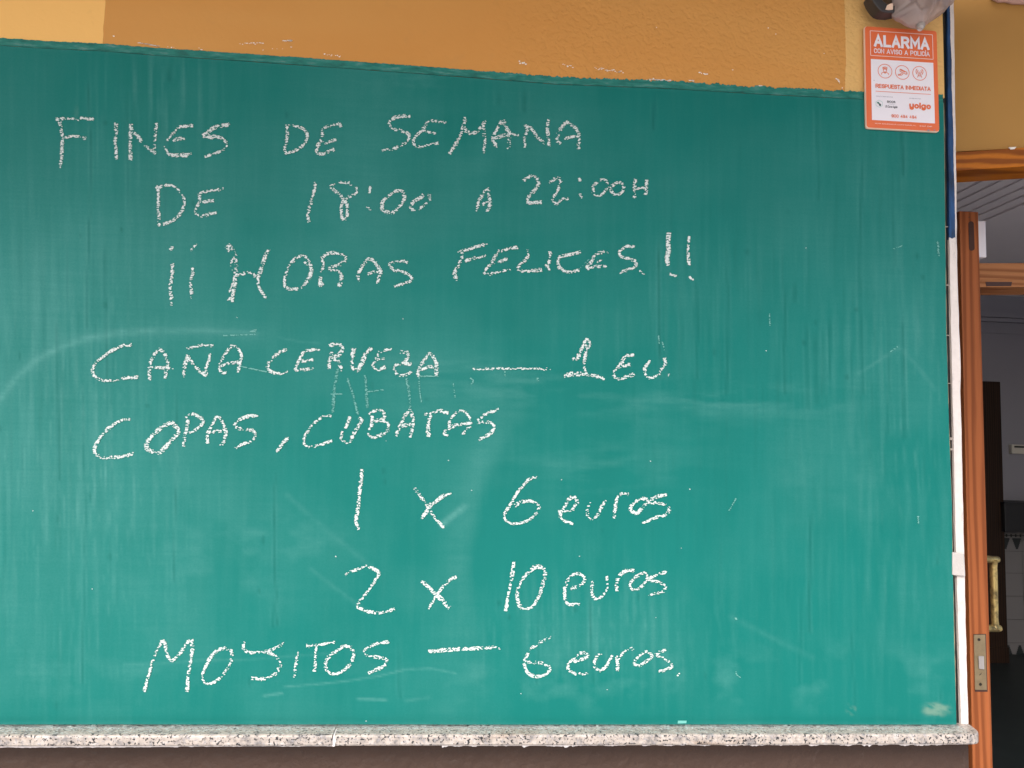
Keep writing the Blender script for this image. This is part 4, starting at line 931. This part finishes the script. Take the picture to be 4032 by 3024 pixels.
text('El Corte Inglés', .264, .432, .768, .797, M_BK, sg, bold=.015, shear=.4)
signwrite('yoigo', .592, .890, .738, .784, .021, .34, M_OR, sg)
signwrite('900 494 494', .345, .690, .852, .884, .0075, .26, M_OR, sg)
text('SICOR SEGURIDAD EL CORTE INGLÉS, S.L.', .118, .680, .943, .956, M_PK, sg, bold=.01)
text('D.G.P. 3347', .730, .900, .945, .957, M_PK, sg, bold=.01)
def circ(u, v, r, n=28, a0=0, a1=360): return [(u + r * math.cos(R(a0 + (a1 - a0) * k / n)), v + r * math.sin(R(a0 + (a1 - a0) * k / n)) / AR) for k in range(n + (0 if a1 - a0 == 360 else 1))]
def badge(u, v, paths, solid=()):
    e = empty('badge'); e.parent = sg
    ribbon('ring', [circ(u, v, .095)], .008, M_OR, e, closed=True)
    ribbon('pictogram', [[(u + a, v + b / AR) for a, b in p] for p in paths], .009, M_OR, e)
badge(.269, .4346, [[(-.032, -.048), (0, -.058), (.032, -.048), (.026, -.028), (-.026, -.028), (-.032, -.048)], [(-.022, -.04), (.022, -.04)], [(-.022, -.028), (-.022, 0), (0, .016), (.022, 0), (.022, -.028)], [(-.05, .05), (-.045, .028), (-.014, .016), (0, .032), (.014, .016), (.045, .028), (.05, .05)], [(0, .016), (0, .034)]])
badge(.507, .4367, [[(-.03, -.045), (-.035, -.018), (.05, .022), (.062, -.008), (-.03, -.045)], [(-.025, -.034), (.04, -.004)], [(.05, .022), (.066, .018), (.062, -.008)], [(-.058, .045), (-.058, .03), (-.03, .03), (-.01, .006)], [(-.058, .043), (-.01, .038), (.012, .012)]])
def arcs(r_, a0, a1, cy_=-.022): return [(r_ * math.cos(R(a0 + (a1 - a0) * k / 8)), cy_ + r_ * math.sin(R(a0 + (a1 - a0) * k / 8))) for k in range(9)]
badge(.745, .435, [[(-.030, .058), (0, -.022), (.030, .058)], [(-.022, .035), (.022, .035)], [(-.012, .010), (.012, .010)], arcs(.026, 130, 230), arcs(.026, -50, 50), arcs(.048, 130, 230), arcs(.048, -50, 50)])
hx_ = [(.18 + .05 * math.cos(R(30 + 60 * k)), .757 + .05 * math.sin(R(30 + 60 * k)) / AR) for k in range(6)]
lg = ribbon('hexagon_logo', [hx_], .006, M_LBL, sg, closed=True)
sheet_('logo_mark', [S(.18 + a, .757 + b / AR, .0013) for a, b in ((-.028, -.02), (-.005, -.024), (.004, -.008), (.016, .0), (.03, .014), (.02, .03), (.0, .026), (.006, .012), (-.012, .0), (-.03, -.006))][::-1], M_GN, lg)
sheet_('logo_shade', [S(.18 + a, .757 + b / AR, .0016) for a, b in ((0, .006), (.012, .0), (.024, .014), (.012, .028), (.0, .024))][::-1], M_BK, lg)
# small knocks in the print
kv = []; kf = []
for u, v, w in ((.115, .532, .008), (.47, .634, .005), (.13, .655, .004), (.85, .99, .02), (.93, .985, .014), (.07, .30, .004), (.915, .49, .003)):
    n0 = len(kv)
    for a in range(6): kv.append(S(u + w * math.cos(a + u * 9) * random.uniform(.6, 1.2), v + w * .6 / AR * math.sin(a + u * 9), .0018))
    kf.append(tuple(range(n0, n0 + 6)))
tag(obj('scratch', kv, kf, M_GY, sg), kind='stuff')

# ------------------------------------------------------------------ bagged wall lamp
YP = -0.07
def BP(x, y, Y=YP): return P(x, y, Y)
wl = empty('wall_lamp', tuple(P(3560, -150, 0))); tag(wl, 'black wall floodlight above the alarm sign, half wrapped in a plastic bag', 'lamp')
prism('lamp_bracket', [BP(x, y, -.05) for x, y in ((3428, -22), (3437, 2), (3446, 16), (3457, 30), (3468, 41), (3484, 47), (3516, 49), (3560, 40), (3560, 22), (3500, 20), (3478, 4), (3466, -26), (3520, -90), (3500, -110))], (0, .03, 0), M_BLKMET, wl, b=.002, smooth=False)
prism('lamp_housing', [BP(x, y, -.045) for x, y in ((3515, -260), (3735, -240), (3728, -20), (3690, 12), (3610, 30), (3540, 18), (3518, -20))], (0, .045, 0), M_LAMPG, wl, b=.006)
prism('reflector_patch', [BP(x, y, -.052) for x, y in ((3488, 36), (3494, 20), (3506, 14), (3516, 13), (3516, 37), (3500, 38))], (0, .006, 0), M_SGE, wl)
prism('lens_edge', [BP(x, y, -.047) for x, y in ((3532, 44), (3545, 48), (3600, 8), (3596, -8), (3585, -2), (3560, 22))], (0, .006, 0), M_LAMPG, wl)
# bag: two skins meeting at the outline
LO = [(3505, -330), (3508, -200), (3512, -90), (3513, 0), (3514, 30), (3512, 62), (3526, 72), (3543, 73), (3556, 84), (3578, 97), (3606, 104), (3620, 107)]
RO = [(3770, -330), (3768, -200), (3762, -90), (3756, -2), (3755, 8), (3748, 18), (3735, 26), (3714, 52), (3690, 70), (3668, 84), (3648, 97), (3632, 106)]
nj, ni = 64, 40
tL = np.linspace(0, len(LO) - 1, nj); Lx = np.interp(tL, range(len(LO)), [p[0] for p in LO]); Ly = np.interp(tL, range(len(LO)), [p[1] for p in LO]); Rx = np.interp(tL, range(len(RO)), [p[0] for p in RO]); Ry = np.interp(tL, range(len(RO)), [p[1] for p in RO])
a = np.linspace(0, 1, ni)[None, :]
BX = Lx[:, None] * (1 - a) + Rx[:, None] * a; BY = Ly[:, None] * (1 - a) + Ry[:, None] * a
bul = np.sin(np.pi * a) ** .6 * np.clip((len(LO) - 1 - tL[:, None]) / 4, 0, 1) ** .7
thk = np.arctan2(BX - 3624, 118 - BY)
wr = .007 * np.sin(thk * 7 + 1.5 * vnoise(BX / 60, BY / 60, 120)) * np.clip((118 - BY) / 60, 0, 1) + (fbm(BX / 50, BY / 50, 121, 2) - .5) * .016
wr = wr + .010 * np.exp(-((BX - 3618 - (BY - 20) * .12) / 5) ** 2) + .010 * np.exp(-((BY - (62 - (BX - 3690) * .62)) / 6) ** 2) * (BX > 3660) - .008 * np.exp(-((BY - (52 - (BX - 3530) * .62)) / 5) ** 2) * (BX < 3600)
fo = P(BX, BY, -.045).copy(); fo[..., 1] = -.045 - bul * (.035 + wr); bk = P(BX, BY, -.045).copy(); bk[..., 1] = -.045 + bul * .033
n0 = nj * ni
idx = np.arange(n0).reshape(nj, ni); q1 = np.stack([idx[:-1, :-1], idx[:-1, 1:], idx[1:, 1:], idx[1:, :-1]], -1).reshape(-1, 4)
bagv = np.concatenate([fo.reshape(-1, 3), bk.reshape(-1, 3)]); bagf = np.concatenate([q1, q1[:, ::-1] + n0])
pb = empty('plastic_bag', tuple(BP(3625, 116))); tag(pb, 'crumpled cloudy plastic bag tied over the lamp above the alarm sign', 'plastic bag')
bo = obj('bag_film', bagv, bagf.tolist(), M_BAG, pb, True)
lathe('knot', [(-.004, .002), (0, .007), (.006, .0095), (.013, .008), (.018, .0045), (.022, .002)], tuple(BP(3622, 112, -.05)), (.22, 0, .97), mat_flat('bunched_plastic', (.36, .32, .30), .35, .5, var=.3, scale=120, bump=.6), pb, 14)
lathe('tied_tail', [(0, .005), (.006, .0065), (.011, .003)], tuple(BP(3622, 117, -.052)), (.3, 0, .9), mat_flat('bag_tail', (.62, .56, .54), .35, .5, var=.2, scale=90), pb, 12)

# ------------------------------------------------------------------ interior seen through the doorway
YBK = 4.25
rm = empty('bar_interior'); tag(rm, 'dim bar interior with grey walls and ceiling behind the open door', 'room')
box('back_wall', -1.5, 5.5, YBK, YBK + .1, 0, 2.92, M_INW, rm)
box('left_wall', -1.6, -1.5, .2, YBK, 0, 2.92, M_INW, rm); box('right_wall', 5.5, 5.6, .2, YBK, 0, 2.92, M_INW, rm)
box('ceiling', -1.6, 5.6, .205, YBK + .1, 2.921, 3.0, M_INC, rm)
box('inner_front_wall_right', 5.0, 5.6, .1, .2, 0, 2.92, M_INW, rm); box('wall_over_added_opening', 2.0, 5.0, .1, .2, 2.75, 2.92, M_INW, rm)  # unseen front left open here, an opening added to brighten the room
box('inner_front_lining', -1.6, .60, .201, .25, 0, 2.92, M_INW, rm)
# stepped plaster band along the ceiling and cornice on the back wall
for k in range(5):
    box('ceiling_step', 2.62 + .07 * k, 2.69 + .07 * k, .25, YBK, 2.912 - .009 * k, 2.9205, M_INC, rm)
box('ceiling_drop', 2.97, 5.5, .25, YBK, 2.865, 2.9205, M_INC, rm)
for k, (z, h, d) in enumerate(((2.64, .03, .04), (2.68, .05, .02), (2.55, .02, .015))): box('cornice', -1.5, 5.5, YBK - d, YBK - .0005, z, z + h, M_INW, rm)
fl = box('bar_floor', -1.6, 5.6, .2, YBK, -.02, .004, M_FLOOR); tag(fl, kind='structure')
for nm in ():
    pass
# tiled dado
dd_ = empty('tiled_dado', (3.8, YBK - .01, 0)); tag(dd_, 'white tiled dado with black stepped borders on the bar\'s back wall', 'tiled wall')
pz = lambda y: float(P(3990, y, YBK)[2])
xL = float(P(3934, 2350, YBK)[0]); tw = float(P(4025, 2350, YBK)[0]) - xL
box('grout_bed', xL, xL + 6 * tw, YBK - .008, YBK - .0005, pz(2602), pz(2098), M_GROUT, dd_)
rows = [(2170, 2256), (2256, 2346), (2346, 2438), (2438, 2530)]
tile_me = None
for c in range(6):
    for (ya, yb) in rows:
        z1, z0 = pz(ya), pz(yb); g_ = .0025
        box('tile', xL + c * tw + g_, xL + (c + 1) * tw - g_, YBK - .014, YBK - .0085, z0 + g_, z1 - g_, M_TILE, dd_)
    for (ya, yb, upw) in ((2098, 2170, False), (2530, 2602, True)):
        z1, z0 = pz(ya), pz(yb); g_ = .002
        bt = box('border_tile', xL + c * tw + g_, xL + (c + 1) * tw - g_, YBK - .014, YBK - .0085, z0 + g_, z1 - g_, M_TILE, dd_)
        v = []; f = []
        def rect(x0, x1, za, zb):
            n0 = len(v); v.extend([(x0, YBK - .0155, za), (x1, YBK - .0155, za), (x1, YBK - .0155, zb), (x0, YBK - .0155, zb)]); f.append((n0, n0 + 1, n0 + 2, n0 + 3))
        H = z1 - z0
        for j in range(2):
            cx = xL + (c + .27 + .5 * j) * tw
            for s_ in range(6):
                hw = tw * .19 * (1 - s_ / 7); zz = (z1 - H * .28 - s_ * H * .1) if not upw else (z0 + H * .28 + s_ * H * .1)
                rect(cx - hw, cx + hw, min(zz, zz + (-1 if not upw else 1) * H * .1), max(zz, zz + (-1 if not upw else 1) * H * .1))
        zc = z1 - H * .14 if not upw else z0 + H * .14
        rect(xL + c * tw + g_, xL + (c + 1) * tw - g_, zc - H * .02, zc + H * .02)
        for j in range(5): rect(xL + (c + .1 + j * .2) * tw, xL + (c + .17 + j * .2) * tw, zc - H * .08, zc + H * .08)
        obj('stepped_motif', v, f, M_MOTIF, bt)
# dark upright of an inner door, cabinet, wall box, mat
ij = empty('inner_doorpost', (3.4, YBK - .1, 0)); tag(ij, 'dark walnut doorpost at the back of the bar behind the handle', 'doorpost')
box('post', float(P(3855, 2000, YBK - .2)[0]), float(P(3928, 1900, YBK - .2)[0]), YBK - .26, YBK - .2, .0045, float(P(3900, 1505, YBK - .2)[2]), M_DKWOOD, ij, b=.004)
box('foot_block', float(P(3855, 2000, YBK - .2)[0]), float(P(3930, 1900, YBK - .2)[0]), YBK - .265, YBK - .2605, .0045, .12, M_DKWOOD, ij)
cbx = empty('wall_cabinet', tuple(P(4020, 2090, YBK - .3))); tag(cbx, 'black cabinet hung low over the tiled dado at the right edge', 'cabinet')
box('cabinet_body', float(P(3957, 2040, YBK - .3)[0]), float(P(3957, 2040, YBK - .3)[0]) + .7, YBK - .3, YBK - .016, float(P(4000, 2097, YBK - .3)[2]), float(P(4000, 1984, YBK - .3)[2]), M_DKCAB, cbx, b=.004)
box('cabinet_top', float(P(3955, 2040, YBK - .3)[0]), float(P(3955, 2040, YBK - .3)[0]) + .704, YBK - .306, YBK - .017, float(P(4000, 1984, YBK - .3)[2]) + .0005, float(P(4000, 1981, YBK - .3)[2]) + .006, M_DKCAB, cbx)
sb = empty('wall_switch', tuple(P(4000, 1785, YBK))); tag(sb, 'small cream wall box with dark slot on the grey back wall', 'wall box')
box('switch_case', float(P(3971, 1760, YBK)[0]), float(P(4062, 1760, YBK)[0]), YBK - .035, YBK - .0006, float(P(4000, 1787, YBK)[2]), float(P(4000, 1751, YBK)[2]), mat_flat('cream_plastic', (.55, .52, .46), .5), sb, b=.004)
box('dark_slot', float(P(3981, 1760, YBK)[0]), float(P(4020, 1760, YBK)[0]), YBK - .037, YBK - .0352, float(P(4000, 1763, YBK)[2]), float(P(4000, 1756, YBK)[2]), M_DKCAB, sb)
mt = prism('floor_mat', [(2.05, 1.0, .006), (2.9, 1.0, .006), (2.9, 1.6, .006), (1.98, 1.72, .006)], (0, 0, .008), M_MAT); tag(mt, 'black rubber mat on the dark bar floor just inside', 'mat')

for o in list(COL.objects):
    if o.type == 'EMPTY' and o.parent is None and o is not sill and o is not cb: settle(o)
